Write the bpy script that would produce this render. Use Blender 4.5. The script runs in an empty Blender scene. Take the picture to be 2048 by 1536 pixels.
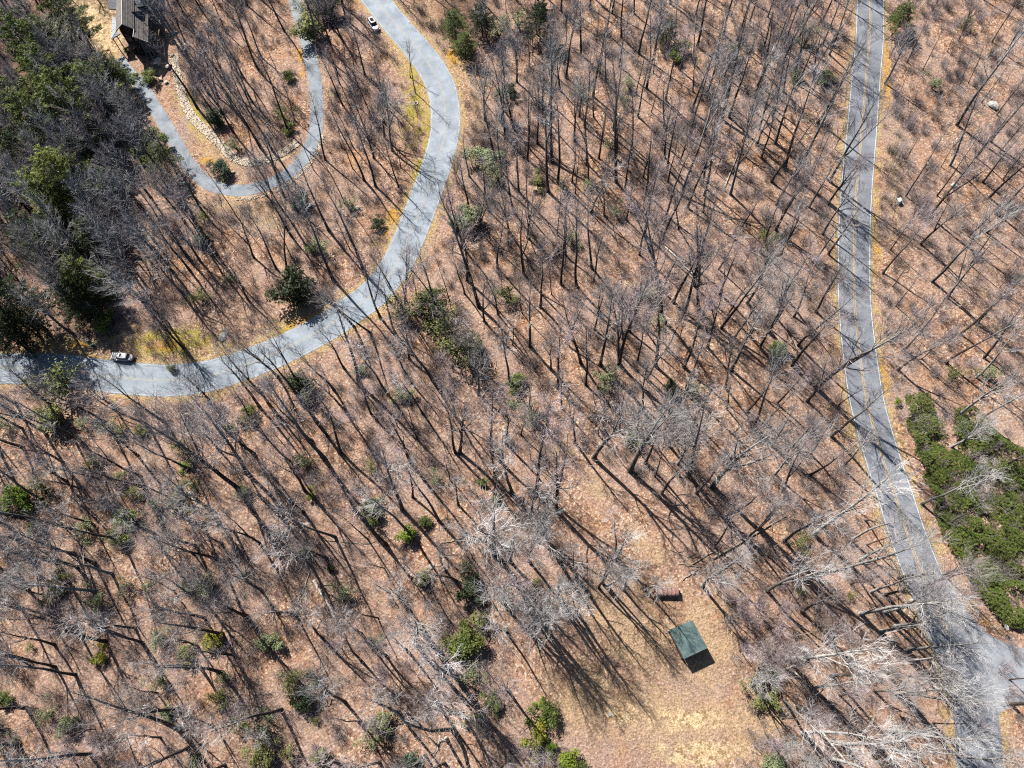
import bpy, bmesh, math, random
import numpy as np
from mathutils import Vector, Matrix, Quaternion, Euler

R = random.Random(7)
NR = np.random.RandomState(7)
SC = bpy.context.scene
COL = SC.collection

# ------------------------------------------------------------------ camera, sky, sun, exposure
FPX, CAMH = 1420.0, 130.0
PITCH, ROLL = math.radians(24.0758), math.radians(5.0636)
_c, _s = math.cos(ROLL), math.sin(ROLL)
_r0 = np.array([1, 0, 0.]); _u0 = np.array([0, math.cos(PITCH), math.sin(PITCH)])
FW = np.array([0, math.sin(PITCH), -math.cos(PITCH)])
RT = _r0 * _c - _s * _u0
UP = _u0 * _c + _s * _r0
cam = bpy.data.cameras.new('camera'); camo = bpy.data.objects.new('camera', cam); COL.objects.link(camo)
cam.sensor_width = 36; cam.lens = FPX / 2048 * 36; cam.clip_start = 1; cam.clip_end = 6000
camo.matrix_world = Matrix([[RT[0], UP[0], -FW[0], 0], [RT[1], UP[1], -FW[1], 0], [RT[2], UP[2], -FW[2], CAMH], [0, 0, 0, 1]])
SC.camera = camo

SUN_EL = math.radians(48)
SH = math.radians(34)                       # shadows run towards (sin, -cos)
w = bpy.data.worlds.new('World'); SC.world = w; w.use_nodes = True
nt = w.node_tree; bg = nt.nodes['Background']; sky = nt.nodes.new('ShaderNodeTexSky')
sky.sky_type = 'NISHITA'; sky.sun_disc = False; sky.sun_elevation = SUN_EL; sky.sun_rotation = -SH
nt.links.new(sky.outputs[0], bg.inputs[0]); bg.inputs[1].default_value = 0.05
sl = bpy.data.lights.new('sun', 'SUN'); so = bpy.data.objects.new('sun', sl); COL.objects.link(so)
sl.energy = 5.0; sl.angle = math.radians(0.5); sl.color = (1, 0.955, 0.89)
so.location = (-60, 90, 160)
_d = Vector((math.sin(SH) * math.cos(SUN_EL), -math.cos(SH) * math.cos(SUN_EL), -math.sin(SUN_EL)))
so.rotation_euler = _d.to_track_quat('-Z', 'Y').to_euler()
SC.view_settings.view_transform = 'Standard'; SC.view_settings.look = 'None'
SC.view_settings.exposure = 0.74; SC.view_settings.gamma = 1; SC.view_settings.use_curve_mapping = False
SC.render.engine = 'CYCLES'
cy = SC.cycles
cy.use_denoising = False; cy.max_bounces = 3; cy.diffuse_bounces = 0; cy.glossy_bounces = 1
cy.transparent_max_bounces = 4; cy.caustics_reflective = False; cy.caustics_refractive = False
SC.render.filter_size = 1.2 if hasattr(SC.render, 'filter_size') else 1.5
try: cy.pixel_filter_type = 'BLACKMAN_HARRIS'; cy.filter_width = 1.15
except Exception: pass

# ------------------------------------------------------------------ survey: photo pixel <-> place
def hgt(x, y):
    """gentle undulation of the ground"""
    return (0.35 * np.sin(x / 13.0 + 0.6) * np.cos(y / 17.0) + 0.25 * np.sin((x + y) / 9.5)) * np.exp(-((x / 260.) ** 2 + ((y - 80) / 260.) ** 2))
def P(px, py, h=0.0):
    d = FW + RT * (px - 1024) / FPX - UP * (py - 768) / FPX
    z = h
    for _ in range(4):
        q = d * (z - CAMH) / d[2]
        z = h + float(hgt(q[0], q[1]))
    return Vector((q[0], q[1], z))
def G(px, py): return P(px, py, 0)
def proj(p):
    q = np.array([p[0], p[1], p[2] - CAMH]); z = q @ FW
    return 1024 + FPX * (q @ RT) / z, 768 - FPX * (q @ UP) / z
def projA(X, Y, Z):
    zz = X * FW[0] + Y * FW[1] + (Z - CAMH) * FW[2]
    return 1024 + FPX * (X * RT[0] + Y * RT[1] + (Z - CAMH) * RT[2]) / zz, 768 - FPX * (X * UP[0] + Y * UP[1] + (Z - CAMH) * UP[2]) / zz

# ------------------------------------------------------------------ materials
def mat(name, col, rough=0.85, var=0.0, col2=None, scale=6.0, rand=0.0, bump=0.0, spec=0.3, metal=0.0, hue=0.0, trans=0.0):
    m = bpy.data.materials.new(name); m.use_nodes = True; t = m.node_tree; b = t.nodes['Principled BSDF']
    b.inputs['Roughness'].default_value = rough; b.inputs['Specular IOR Level'].default_value = spec; b.inputs['Metallic'].default_value = metal
    c4 = (*col, 1)
    b.inputs['Base Color'].default_value = c4
    out = None
    tc = t.nodes.new('ShaderNodeTexCoord')
    if col2 is not None:
        n = t.nodes.new('ShaderNodeTexNoise'); n.inputs['Scale'].default_value = scale; n.inputs['Detail'].default_value = 4
        t.links.new(tc.outputs['Object'], n.inputs['Vector'])
        r = t.nodes.new('ShaderNodeMapRange'); r.inputs[1].default_value = 0.38; r.inputs[2].default_value = 0.62
        t.links.new(n.outputs[0], r.inputs[0])
        mx = t.nodes.new('ShaderNodeMix'); mx.data_type = 'RGBA'
        mx.inputs[6].default_value = c4; mx.inputs[7].default_value = (*col2, 1)
        t.links.new(r.outputs[0], mx.inputs[0]); out = mx.outputs[2]
        if bump:
            bp = t.nodes.new('ShaderNodeBump'); bp.inputs['Strength'].default_value = bump; bp.inputs['Distance'].default_value = 0.05
            t.links.new(n.outputs[0], bp.inputs['Height']); t.links.new(bp.outputs[0], b.inputs['Normal'])
    if rand:
        oi = t.nodes.new('ShaderNodeObjectInfo'); mr = t.nodes.new('ShaderNodeMapRange')
        mr.inputs[3].default_value = 1 - rand; mr.inputs[4].default_value = 1 + rand
        t.links.new(oi.outputs['Random'], mr.inputs[0])
        hs = t.nodes.new('ShaderNodeHueSaturation'); hs.inputs['Color'].default_value = c4
        if out: t.links.new(out, hs.inputs['Color'])
        t.links.new(mr.outputs[0], hs.inputs['Value'])
        if hue:
            mh = t.nodes.new('ShaderNodeMapRange'); mh.inputs[3].default_value = 0.5 - hue; mh.inputs[4].default_value = 0.5 + hue
            mu = t.nodes.new('ShaderNodeMath'); mu.operation = 'FRACT'; mm = t.nodes.new('ShaderNodeMath'); mm.operation = 'MULTIPLY'; mm.inputs[1].default_value = 7.3
            t.links.new(oi.outputs['Random'], mm.inputs[0]); t.links.new(mm.outputs[0], mu.inputs[0]); t.links.new(mu.outputs[0], mh.inputs[0]); t.links.new(mh.outputs[0], hs.inputs['Hue'])
        out = hs.outputs[0]
    if out: t.links.new(out, b.inputs['Base Color'])
    if trans:
        tr = t.nodes.new('ShaderNodeBsdfTranslucent'); ms = t.nodes.new('ShaderNodeMixShader'); ms.inputs[0].default_value = trans
        tr.inputs[0].default_value = c4
        if out: t.links.new(out, tr.inputs[0])
        t.links.new(b.outputs[0], ms.inputs[1]); t.links.new(tr.outputs[0], ms.inputs[2]); t.links.new(ms.outputs[0], t.nodes['Material Output'].inputs[0])
    return m

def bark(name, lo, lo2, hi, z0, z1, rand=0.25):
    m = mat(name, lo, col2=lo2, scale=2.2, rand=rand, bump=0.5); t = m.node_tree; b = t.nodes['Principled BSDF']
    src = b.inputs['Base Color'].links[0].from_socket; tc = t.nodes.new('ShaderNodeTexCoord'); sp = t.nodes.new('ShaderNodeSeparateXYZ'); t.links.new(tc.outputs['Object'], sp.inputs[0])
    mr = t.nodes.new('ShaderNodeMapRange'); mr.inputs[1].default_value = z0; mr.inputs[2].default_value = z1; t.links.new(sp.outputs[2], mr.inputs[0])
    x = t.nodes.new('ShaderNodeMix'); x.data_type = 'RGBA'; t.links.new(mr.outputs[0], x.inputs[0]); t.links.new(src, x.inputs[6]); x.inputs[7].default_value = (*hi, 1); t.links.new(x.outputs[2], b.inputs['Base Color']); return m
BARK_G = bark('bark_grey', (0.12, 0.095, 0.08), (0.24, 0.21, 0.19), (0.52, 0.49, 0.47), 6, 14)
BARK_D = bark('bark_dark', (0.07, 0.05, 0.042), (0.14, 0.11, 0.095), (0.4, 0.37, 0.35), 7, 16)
BARK_P = mat('bark_pale', (0.6, 0.56, 0.52), col2=(0.34, 0.31, 0.28), scale=1.6, rand=0.2, bump=0.4)
BARK_W = mat('bark_bleached', (0.68, 0.62, 0.54), col2=(0.45, 0.38, 0.31), scale=2, rand=0.1, bump=0.4)
TW_G = mat('twig_grey', (0.6, 0.565, 0.56), rand=0.35)
TW_B = mat('twig_brown', (0.47, 0.4, 0.38), rand=0.3)
TW_P = mat('twig_pale', (0.64, 0.61, 0.595), rand=0.2)
TW_V = mat('twig_purple', (0.5, 0.4, 0.41), rand=0.3)
TW_R = mat('twig_red', (0.6, 0.27, 0.22), rand=0.2)
LEAF = {k: mat('foliage_' + k, a, rough=0.6, col2=b, scale=1.3, rand=0.2, hue=0.012, trans=0.25, spec=0.35) for k, a, b in [
    ('dark', (0.035, 0.055, 0.02), (0.06, 0.085, 0.03)), ('green', (0.105, 0.15, 0.032), (0.18, 0.22, 0.055)),
    ('bright', (0.26, 0.36, 0.04), (0.15, 0.23, 0.03)), ('yellow', (0.38, 0.36, 0.04), (0.2, 0.26, 0.035)),
    ('olive', (0.19, 0.21, 0.065), (0.28, 0.28, 0.12)), ('soft', (0.29, 0.34, 0.17), (0.22, 0.24, 0.13)), ('pine', (0.18, 0.25, 0.05), (0.3, 0.34, 0.07)), ('bluegreen', (0.06, 0.105, 0.06), (0.11, 0.15, 0.09))]}
ROCK = mat('rock', (0.52, 0.42, 0.32), col2=(0.68, 0.58, 0.46), scale=2, rand=0.25, bump=0.5)
ROCKG = mat('rock_grey', (0.34, 0.33, 0.31), col2=(0.5, 0.48, 0.45), scale=2, rand=0.15, bump=0.5)
WHITEP = mat('car_paint_white', (0.8, 0.8, 0.79), rough=0.25, spec=0.5)
GLASS = mat('dark_glass', (0.015, 0.018, 0.022), rough=0.08, spec=0.5)
TYRE = mat('tyre_rubber', (0.03, 0.03, 0.03), rough=0.8)
METAL = mat('bare_metal', (0.6, 0.6, 0.6), rough=0.35, metal=0.8)
REDL = mat('red_lens', (0.4, 0.02, 0.02), rough=0.2)
LAMPW = mat('lamp_lens', (0.7, 0.72, 0.75), rough=0.15)
BLACKP = mat('black_plastic', (0.02, 0.02, 0.022), rough=0.5)

# ------------------------------------------------------------------ mesh helpers
def mesh_np(name, V, F, m, smooth=False):
    me = bpy.data.meshes.new(name)
    me.from_pydata([tuple(v) for v in V], [], [tuple(int(i) for i in f) for f in F])
    if m: me.materials.append(m)
    if smooth: me.polygons.foreach_set('use_smooth', [True] * len(me.polygons))
    me.update(); return me
def mesh_fast(name, V, F, m, n):
    """V (k,3) array, F (j,n) int array of equal sized faces"""
    me = bpy.data.meshes.new(name)
    V = np.asarray(V, dtype=np.float32); F = np.asarray(F, dtype=np.int32)
    me.vertices.add(len(V)); me.vertices.foreach_set('co', V.ravel())
    me.loops.add(F.size); me.loops.foreach_set('vertex_index', F.ravel())
    me.polygons.add(len(F)); me.polygons.foreach_set('loop_start', np.arange(0, F.size, n, dtype=np.int32))
    try: me.polygons.foreach_set('loop_total', np.full(len(F), n, dtype=np.int32))
    except Exception: pass
    if m: me.materials.append(m)
    me.update(calc_edges=True); me.validate(); return me
def link(name, me, parent=None, loc=None):
    o = bpy.data.objects.new(name, me); COL.objects.link(o)
    if parent: o.parent = parent
    if loc is not None: o.location = loc
    return o
def tag(o, label=None, cat=None, group=None, kind=None):
    if label: o['label'] = label
    if cat: o['category'] = cat
    if group: o['group'] = group
    if kind: o['kind'] = kind
    return o
def empty(name, loc, label, cat, group=None, rz=0):
    o = bpy.data.objects.new(name, None); COL.objects.link(o); o.location = loc; o.rotation_euler = (0, 0, rz); o.empty_display_size = 0.3
    return tag(o, label, cat, group)
class MB:
    def __init__(s): s.V = []; s.F = []
    def add(s, V, F):
        n = len(s.V); s.V += [tuple(v) for v in V]; s.F += [tuple(i + n for i in f) for f in F]
    def box(s, c, d, rz=0, taper=1.0):
        cx, cy_, cz = c; dx, dy, dz = [q / 2 for q in d]; V = []
        for z, k in ((-dz, 1), (dz, taper)):
            for x, y in ((-dx, -dy), (dx, -dy), (dx, dy), (-dx, dy)):
                x *= k; y *= k
                V.append((cx + x * math.cos(rz) - y * math.sin(rz), cy_ + x * math.sin(rz) + y * math.cos(rz), cz + z))
        s.add(V, [(3, 2, 1, 0), (4, 5, 6, 7), (0, 1, 5, 4), (1, 2, 6, 5), (2, 3, 7, 6), (3, 0, 4, 7)])
    def tube(s, pts, rad, n=6, cap=False):
        pts = [Vector(p) for p in pts]; V = []; F = []
        for i, p in enumerate(pts):
            d = (pts[min(i + 1, len(pts) - 1)] - pts[max(i - 1, 0)]).normalized()
            a = d.orthogonal().normalized() if i == 0 else (a0 - d * a0.dot(d)).normalized()
            a0 = a; b = d.cross(a)
            for k in range(n):
                t = 2 * math.pi * k / n; V.append(p + (a * math.cos(t) + b * math.sin(t)) * rad[i])
        for i in range(len(pts) - 1):
            for k in range(n):
                F.append((i * n + k, i * n + (k + 1) % n, (i + 1) * n + (k + 1) % n, (i + 1) * n + k))
        if cap:
            F.append(tuple(range(n))[::-1]); F.append(tuple((len(pts) - 1) * n + k for k in range(n)))
        s.add(V, F)
    def slab(s, quad, th, dirv=(0, 0, -1)):
        q = [Vector(v) for v in quad]; d = Vector(dirv) * th; n = len(q)
        s.add(q + [v + d for v in q], [tuple(range(n)), tuple(range(2 * n - 1, n - 1, -1))] + [(i, i + n, (i + 1) % n + n, (i + 1) % n) for i in range(n)])
    def mesh(s, name, m, smooth=False): return mesh_np(name, s.V, s.F, m, smooth)

# ------------------------------------------------------------------ road lines (surveyed points)
def smooth(pts, n=8):
    out = []; p = [Vector(a) for a in pts]
    for i in range(len(p) - 1):
        a, b, c, d = p[max(i - 1, 0)], p[i], p[i + 1], p[min(i + 2, len(p) - 1)]
        for k in range(n):
            t = k / n
            out.append(0.5 * ((2 * b) + (c - a) * t + (2 * a - 5 * b + 4 * c - d) * t * t + (3 * b - a - 3 * c + d) * t ** 3))
    out.append(p[-1]); return out
def line_px(L): return [Vector((G(*q).x, G(*q).y)) for q in L]
ROAD_R = smooth(line_px([(1749, -160), (1744, -70), (1741, 0), (1739, 78), (1732, 156), (1727, 221), (1720, 299), (1714, 365), (1710, 430), (1708, 510), (1709, 601), (1716, 679), (1726, 757), (1736, 812), (1752, 872), (1771, 934), (1793, 1000), (1812, 1060), (1838, 1130), (1870, 1205), (1903, 1280), (1932, 1350), (1951, 1430), (1958, 1500), (1961, 1580), (1962, 1680)]))
ROAD_L = smooth(line_px([(600, -190), (690, -80), (752, 0), (793, 50), (832, 95), (864, 138), (882, 175), (890, 215), (890, 260), (879, 312), (861, 364), (834, 437), (812, 490), (788, 537), (745, 588), (700, 622), (654, 653), (580, 692), (520, 718), (456, 741), (400, 755), (340, 761), (300, 760), (240, 755), (180, 748), (100, 738), (0, 737), (-110, 742), (-250, 752)]))
DRIVE = smooth(line_px([(236, 118), (252, 140), (272, 160), (291, 184), (310, 215), (332, 252), (356, 293), (382, 335), (415, 366), (455, 379), (495, 380), (540, 367), (580, 345), (610, 312), (627, 275), (634, 235), (632, 180), (622, 120), (607, 60), (592, 10), (575, -50), (550, -120)]))
W_R, W_L, W_D = 6.5, 6.9, 3.3
def seg_dist(X, Y, pl):
    D = np.full(X.shape, 1e9)
    for a, b in zip(pl[:-1], pl[1:]):
        dx, dy = b.x - a.x, b.y - a.y; L = dx * dx + dy * dy + 1e-9
        t = np.clip(((X - a.x) * dx + (Y - a.y) * dy) / L, 0, 1)
        D = np.minimum(D, np.hypot(X - a.x - t * dx, Y - a.y - t * dy))
    return D
def inpoly(X, Y, poly):
    ins = np.zeros(np.shape(X), bool); n = len(poly)
    for i in range(n):
        x1, y1 = poly[i]; x2, y2 = poly[(i + 1) % n]
        c = ((y1 > Y) != (y2 > Y)) & (X < (x2 - x1) * (Y - y1) / ((y2 - y1) + 1e-12) + x1); ins ^= c
    return ins

# ------------------------------------------------------------------ ground
def axis(lo, hi, st, ext):
    a = list(np.arange(lo, hi + st, st)); g = st; v = a[-1]; o = []
    while v < ext: g *= 1.35; v += g; o.append(v)
    g = st; v = a[0]; p = []
    while v > -ext: g *= 1.35; v -= g; p.append(v)
    return np.array(p[::-1] + a + o)
gx = axis(-150, 155, 0.7, 2500); gy = axis(-30, 205, 0.7, 2500)
GX, GY = np.meshgrid(gx, gy); GZ = hgt(GX, GY)
nx_, ny_ = len(gx), len(gy)
idx = np.arange(nx_ * ny_).reshape(ny_, nx_)
Fq = np.stack([idx[:-1, :-1], idx[:-1, 1:], idx[1:, 1:], idx[1:, :-1]], -1).reshape(-1, 4)
gm = mesh_fast('ground', np.stack([GX, GY, GZ], -1).reshape(-1, 3), Fq, None, 4)
gm.polygons.foreach_set('use_smooth', [True] * len(gm.polygons))
PX, PY = projA(GX, GY, GZ)
dR, dL, dD = seg_dist(GX, GY, ROAD_R), seg_dist(GX, GY, ROAD_L), seg_dist(GX, GY, DRIVE)
lump = np.sin(GX * 0.31 + 1.7 * np.sin(GY * 0.23)) * 0.5 + np.sin(GY * 0.41 + GX * 0.17) * 0.5
def fall(d, a, b): return np.clip((b - d) / (b - a), 0, 1)
def blob(px, py, rx, ry=None, rot=0.0):
    ry = ry or rx; c, s = math.cos(rot), math.sin(rot); u = (PX - px) * c + (PY - py) * s; v = -(PX - px) * s + (PY - py) * c
    return np.clip(1.35 - np.sqrt((u / rx) ** 2 + (v / ry) ** 2), 0, 1)
grass = np.maximum(fall(dR, W_R / 2 + 0.5, W_R / 2 + 2.6 + 0.9 * lump), fall(dL, W_L / 2 + 0.4, W_L / 2 + 2.8 + 0.9 * lump))
grass = np.maximum(grass, 0.4 * fall(dD, W_D / 2 + 0.2, W_D / 2 + 1.4 + 0.4 * lump))
mossy = np.zeros_like(GX)
for b in [(335, 690, 150, 44, -.03), (140, 690, 90, 24, .05), (570, 650, 80, 26, -.5), (835, 220, 40, 90, .15), (780, 455, 24, 50, .5), (810, 130, 25, 50, -.5), (390, 235, 30, 90, -.5), (690, 600, 30, 14, -.6)]:
    grass = np.maximum(grass, blob(*b))
for b in [(345, 680, 120, 34), (845, 300, 25, 90, .1), (600, 650, 50, 14, -.5), (825, 190, 22, 60, .1), (380, 215, 22, 60, -.5), (930, 130, 10, 60, -.4)]:
    mossy = np.maximum(mossy, blob(*b))
gold = np.zeros_like(GX)
for b in [(1775, 190, 7, 45), (1770, 160, 7, 40, .1), (1757, 500, 11, 26), (1772, 760, 12, 42, -.2), (1757, 420, 6, 20), (1775, 120, 7, 50), (1750, 360, 6, 25), (600, 110, 9, 24), (605, 140, 7, 18), (785, 430, 14, 22, .4), (160, 690, 20, 10), (320, 690, 40, 12), (600, 645, 36, 9, -.5), (905, 110, 18, 26, -.6), (1800, 860, 7, 20, -.3), (1830, 960, 6, 22, -.3), (1945, 1210, 9, 24, -.6), (1970, 1245, 12, 20, -.8), (770, 470, 10, 16), (415, 320, 22, 12)]:
    gold = np.maximum(gold, blob(*b))
tan = np.zeros_like(GX)
for b in [(1270, 1270, 130, 90, .6), (1400, 1290, 90, 110), (1330, 1430, 200, 80, .1), (1180, 1390, 110, 90), (1190, 970, 40, 24, .8), (1290, 1090, 60, 24, .9), (1500, 1450, 120, 70), (940, 160, 26, 90, -.4), (880, 70, 20, 70, -.6), (960, 240, 22, 60), (500, 420, 110, 34, .2), (1790, 60 + 300, 16, 120), (1120, 900, 40, 30), (850, 15, 20, 20), (440, 320, 60, 22, .5), (540, 440, 80, 30)]:
    tan = np.maximum(tan, blob(*b))
cream = np.zeros_like(GX)
for b in [(185, 45, 50, 55, .5), (215, 85, 34, 38, .9), (155, 15, 44, 34), (1400, 1510, 110, 36), (1380, 1440, 90, 26), (1240, 1430, 50, 20), (375, 215, 8, 60, -.35), (440, 290, 40, 9, .8), (550, 318, 50, 9, -.3), (245, 122, 10, 12), (470, 392, 34, 8, .1)]:
    cream = np.maximum(cream, blob(*b) * (0.75 if b[1] > 1000 else 1.0))
dark = np.zeros_like(GX)  # shade under the evergreen cover, painted into the litter colour
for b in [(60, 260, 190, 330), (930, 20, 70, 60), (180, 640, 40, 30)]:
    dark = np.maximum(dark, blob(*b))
for nme, A in (('grass', grass), ('moss', mossy), ('gold', gold), ('tan', tan), ('cream', cream), ('canopy_shade', dark)):
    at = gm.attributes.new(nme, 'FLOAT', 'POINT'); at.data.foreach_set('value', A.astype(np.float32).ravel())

def ground_mat():
    m = bpy.data.materials.new('leaf_litter_ground'); m.use_nodes = True; t = m.node_tree; N = t.nodes; L = t.links; b = N['Principled BSDF']
    b.inputs['Roughness'].default_value = 0.95; b.inputs['Specular IOR Level'].default_value = 0.1
    geo = N.new('ShaderNodeNewGeometry')
    def noise(sc, det=4, rough=0.6):
        n = N.new('ShaderNodeTexNoise'); n.inputs['Scale'].default_value = sc; n.inputs['Detail'].default_value = det; n.inputs['Roughness'].default_value = rough; L.new(geo.outputs['Position'], n.inputs['Vector']); return n.outputs[0]
    def rng(x, a, b_, c=0., d=1.):
        r = N.new('ShaderNodeMapRange'); r.inputs[1].default_value = a; r.inputs[2].default_value = b_; r.inputs[3].default_value = c; r.inputs[4].default_value = d; L.new(x, r.inputs[0]); return r.outputs[0]
    def mix(f, a, b_):
        x = N.new('ShaderNodeMix'); x.data_type = 'RGBA'
        if isinstance(f, float): x.inputs[0].default_value = f
        else: L.new(f, x.inputs[0])
        for i, v in ((6, a), (7, b_)):
            if isinstance(v, tuple): x.inputs[i].default_value = (*v, 1)
            else: L.new(v, x.inputs[i])
        return x.outputs[2]
    def math_(op, a, b_):
        x = N.new('ShaderNodeMath'); x.operation = op
        for i, v in ((0, a), (1, b_)):
            if isinstance(v, (int, float)): x.inputs[i].default_value = v
            else: L.new(v, x.inputs[i])
        return x.outputs[0]
    def attr(n):
        a = N.new('ShaderNodeAttribute'); a.attribute_name = n; return a.outputs['Fac']
    vor = N.new('ShaderNodeTexVoronoi'); vor.inputs['Scale'].default_value = 3.2; L.new(geo.outputs['Position'], vor.inputs['Vector'])
    sep = N.new('ShaderNodeSeparateColor'); L.new(vor.outputs['Color'], sep.inputs[0])
    vor2 = N.new('ShaderNodeTexVoronoi'); vor2.inputs['Scale'].default_value = 1.7; L.new(geo.outputs['Position'], vor2.inputs['Vector'])
    sep2 = N.new('ShaderNodeSeparateColor'); L.new(vor2.outputs['Color'], sep2.inputs[0])
    fine = noise(2.6, 8, 0.75); mid = noise(0.45, 5, 0.6); big = noise(0.06, 4, 0.55); big2 = noise(0.11, 3, 0.5)
    litter = mix(sep.outputs[0], (0.33, 0.18, 0.115), (0.45, 0.285, 0.2))
    litter = mix(rng(sep2.outputs[1], 0.72, 0.78), litter, (0.2, 0.1, 0.06))
    litter = mix(rng(sep.outputs[1], 0.84, 0.86), litter, (0.6, 0.46, 0.33))
    pink = mix(sep.outputs[0], (0.3, 0.195, 0.155), (0.43, 0.31, 0.25))
    litter = mix(rng(big, 0.38, 0.62), litter, pink)
    litter = mix(rng(big2, 0.56, 0.72, 0, 0.55), litter, (0.4, 0.2, 0.09))
    litter = mix(rng(attr('canopy_shade'), 0.1, 0.9, 0, 0.75), litter, (0.1, 0.065, 0.045))  # litter darkened where the painted tree shade lies
    litter = mix(rng(noise(0.17, 6, 0.65), 0.56, 0.7, 0, 0.6), litter, (0.17, 0.1, 0.07))
    litter = mix(rng(noise(0.09, 5, 0.6), 0.6, 0.72, 0, 0.5), litter, (0.5, 0.38, 0.27))
    tanc = mix(sep.outputs[2], (0.39, 0.26, 0.155), (0.5, 0.355, 0.225))
    tanc = mix(rng(noise(0.9, 6, 0.7), 0.56, 0.68), tanc, (0.24, 0.18, 0.085))
    c = mix(rng(math_('ADD', attr('tan'), math_('MULTIPLY', math_('SUBTRACT', noise(0.3, 7, 0.7), 0.5), 3.0)), 0.2, 1.15, 0, 0.9), litter, tanc)
    crm = mix(sep.outputs[0], (0.55, 0.4, 0.23), (0.68, 0.52, 0.32)); crm = mix(rng(noise(1.1, 6, 0.75), 0.5, 0.56), crm, (0.3, 0.19, 0.1))
    c = mix(rng(math_('ADD', attr('cream'), math_('MULTIPLY', math_('SUBTRACT', mid, 0.5), 1.8)), 0.25, 0.7), c, crm)
    g = mix(sep.outputs[1], (0.4, 0.27, 0.13), (0.52, 0.39, 0.21)); g = mix(rng(fine, 0.5, 0.7), g, (0.3, 0.21, 0.09))
    g = mix(rng(attr('moss'), 0.15, 0.7), g, mix(sep.outputs[1], (0.33, 0.27, 0.05), (0.42, 0.33, 0.09)))
    g = mix(rng(math_('ADD', attr('gold'), math_('MULTIPLY', math_('SUBTRACT', noise(0.8, 6, 0.7), 0.5), 2.6)), 0.15, 0.9), g, mix(sep.outputs[0], (0.44, 0.24, 0.06), (0.6, 0.34, 0.05)))
    c = mix(rng(math_('ADD', math_('MAXIMUM', attr('grass'), attr('gold')), math_('MULTIPLY', math_('SUBTRACT', mid, 0.5), 3.2)), 0.35, 1.05), c, g)
    val = N.new('ShaderNodeHueSaturation'); L.new(c, val.inputs['Color']); L.new(rng(fine, 0.3, 0.72, 0.4, 1.6), val.inputs['Value'])
    L.new(val.outputs[0], b.inputs['Base Color'])
    bp = N.new('ShaderNodeBump'); bp.inputs['Strength'].default_value = 0.9; bp.inputs['Distance'].default_value = 0.25
    L.new(math_('ADD', fine, math_('MULTIPLY', vor.outputs['Distance'], 0.4)), bp.inputs['Height']); L.new(bp.outputs[0], b.inputs['Normal'])
    return m
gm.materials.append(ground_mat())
go = link('ground', gm); tag(go, kind='structure')

# ------------------------------------------------------------------ roads
def road_mat(name, a, b_, c_):
    m = bpy.data.materials.new(name); m.use_nodes = True; t = m.node_tree; N = t.nodes; L = t.links; b = N['Principled BSDF']
    b.inputs['Roughness'].default_value = 0.75; b.inputs['Specular IOR Level'].default_value = 0.35
    geo = N.new('ShaderNodeNewGeometry')
    n1 = N.new('ShaderNodeTexNoise'); n1.inputs['Scale'].default_value = 0.25; n1.inputs['Detail'].default_value = 6; n1.inputs['Roughness'].default_value = 0.65; L.new(geo.outputs['Position'], n1.inputs['Vector'])
    n2 = N.new('ShaderNodeTexNoise'); n2.inputs['Scale'].default_value = 4.; n2.inputs['Detail'].default_value = 6; n2.inputs['Roughness'].default_value = 0.8; L.new(geo.outputs['Position'], n2.inputs['Vector'])
    r = N.new('ShaderNodeValToRGB'); r.color_ramp.elements[0].position = 0.35; r.color_ramp.elements[0].color = (*a, 1); r.color_ramp.elements[1].position = 0.65; r.color_ramp.elements[1].color = (*b_, 1); L.new(n1.outputs[0], r.inputs[0])
    x = N.new('ShaderNodeMix'); x.data_type = 'RGBA'; L.new(r.outputs[0], x.inputs[6]); x.inputs[7].default_value = (*c_, 1)
    mr = N.new('ShaderNodeMapRange'); mr.inputs[1].default_value = 0.5; mr.inputs[2].default_value = 0.72; mr.inputs[4].default_value = 0.85; L.new(n2.outputs[0], mr.inputs[0]); L.new(mr.outputs[0], x.inputs[0])
    # meandering crack seal
    vo = N.new('ShaderNodeTexVoronoi'); vo.feature = 'DISTANCE_TO_EDGE'; vo.inputs['Scale'].default_value = 0.22; L.new(geo.outputs['Position'], vo.inputs['Vector'])
    mc = N.new('ShaderNodeMapRange'); mc.inputs[1].default_value = 0.0; mc.inputs[2].default_value = 0.012; mc.inputs[3].default_value = 0.45; mc.inputs[4].default_value = 0; L.new(vo.outputs[0], mc.inputs[0])
    y = N.new('ShaderNodeMix'); y.data_type = 'RGBA'; L.new(x.outputs[2], y.inputs[6]); y.inputs[7].default_value = (0.1, 0.1, 0.1, 1); L.new(mc.outputs[0], y.inputs[0])
    L.new(y.outputs[2], b.inputs['Base Color'])
    bp = N.new('ShaderNodeBump'); bp.inputs['Strength'].default_value = 0.3; bp.inputs['Distance'].default_value = 0.02; L.new(n2.outputs[0], bp.inputs['Height']); L.new(bp.outputs[0], b.inputs['Normal'])
    return m
AS_R = road_mat('aged_asphalt', (0.15, 0.16, 0.185), (0.25, 0.265, 0.295), (0.12, 0.125, 0.145))
AS_L = road_mat('pale_chip_seal', (0.2, 0.235, 0.275), (0.33, 0.375, 0.42), (0.17, 0.195, 0.23))
AS_D = road_mat('blue_grey_driveway', (0.15, 0.175, 0.205), (0.28, 0.31, 0.34), (0.12, 0.14, 0.165))
YEL = mat('yellow_paint', (0.52, 0.33, 0.1), col2=(0.36, 0.3, 0.22), scale=1.5)
WHF = mat('worn_white_paint', (0.5, 0.51, 0.5), col2=(0.32, 0.34, 0.36), scale=.8)
YEF = mat('worn_yellow_paint', (0.42, 0.36, 0.24), col2=(0.34, 0.34, 0.32), scale=.6)
WHP = mat('white_paint', (0.66, 0.65, 0.63), col2=(0.42, 0.43, 0.44), scale=3)
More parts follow.
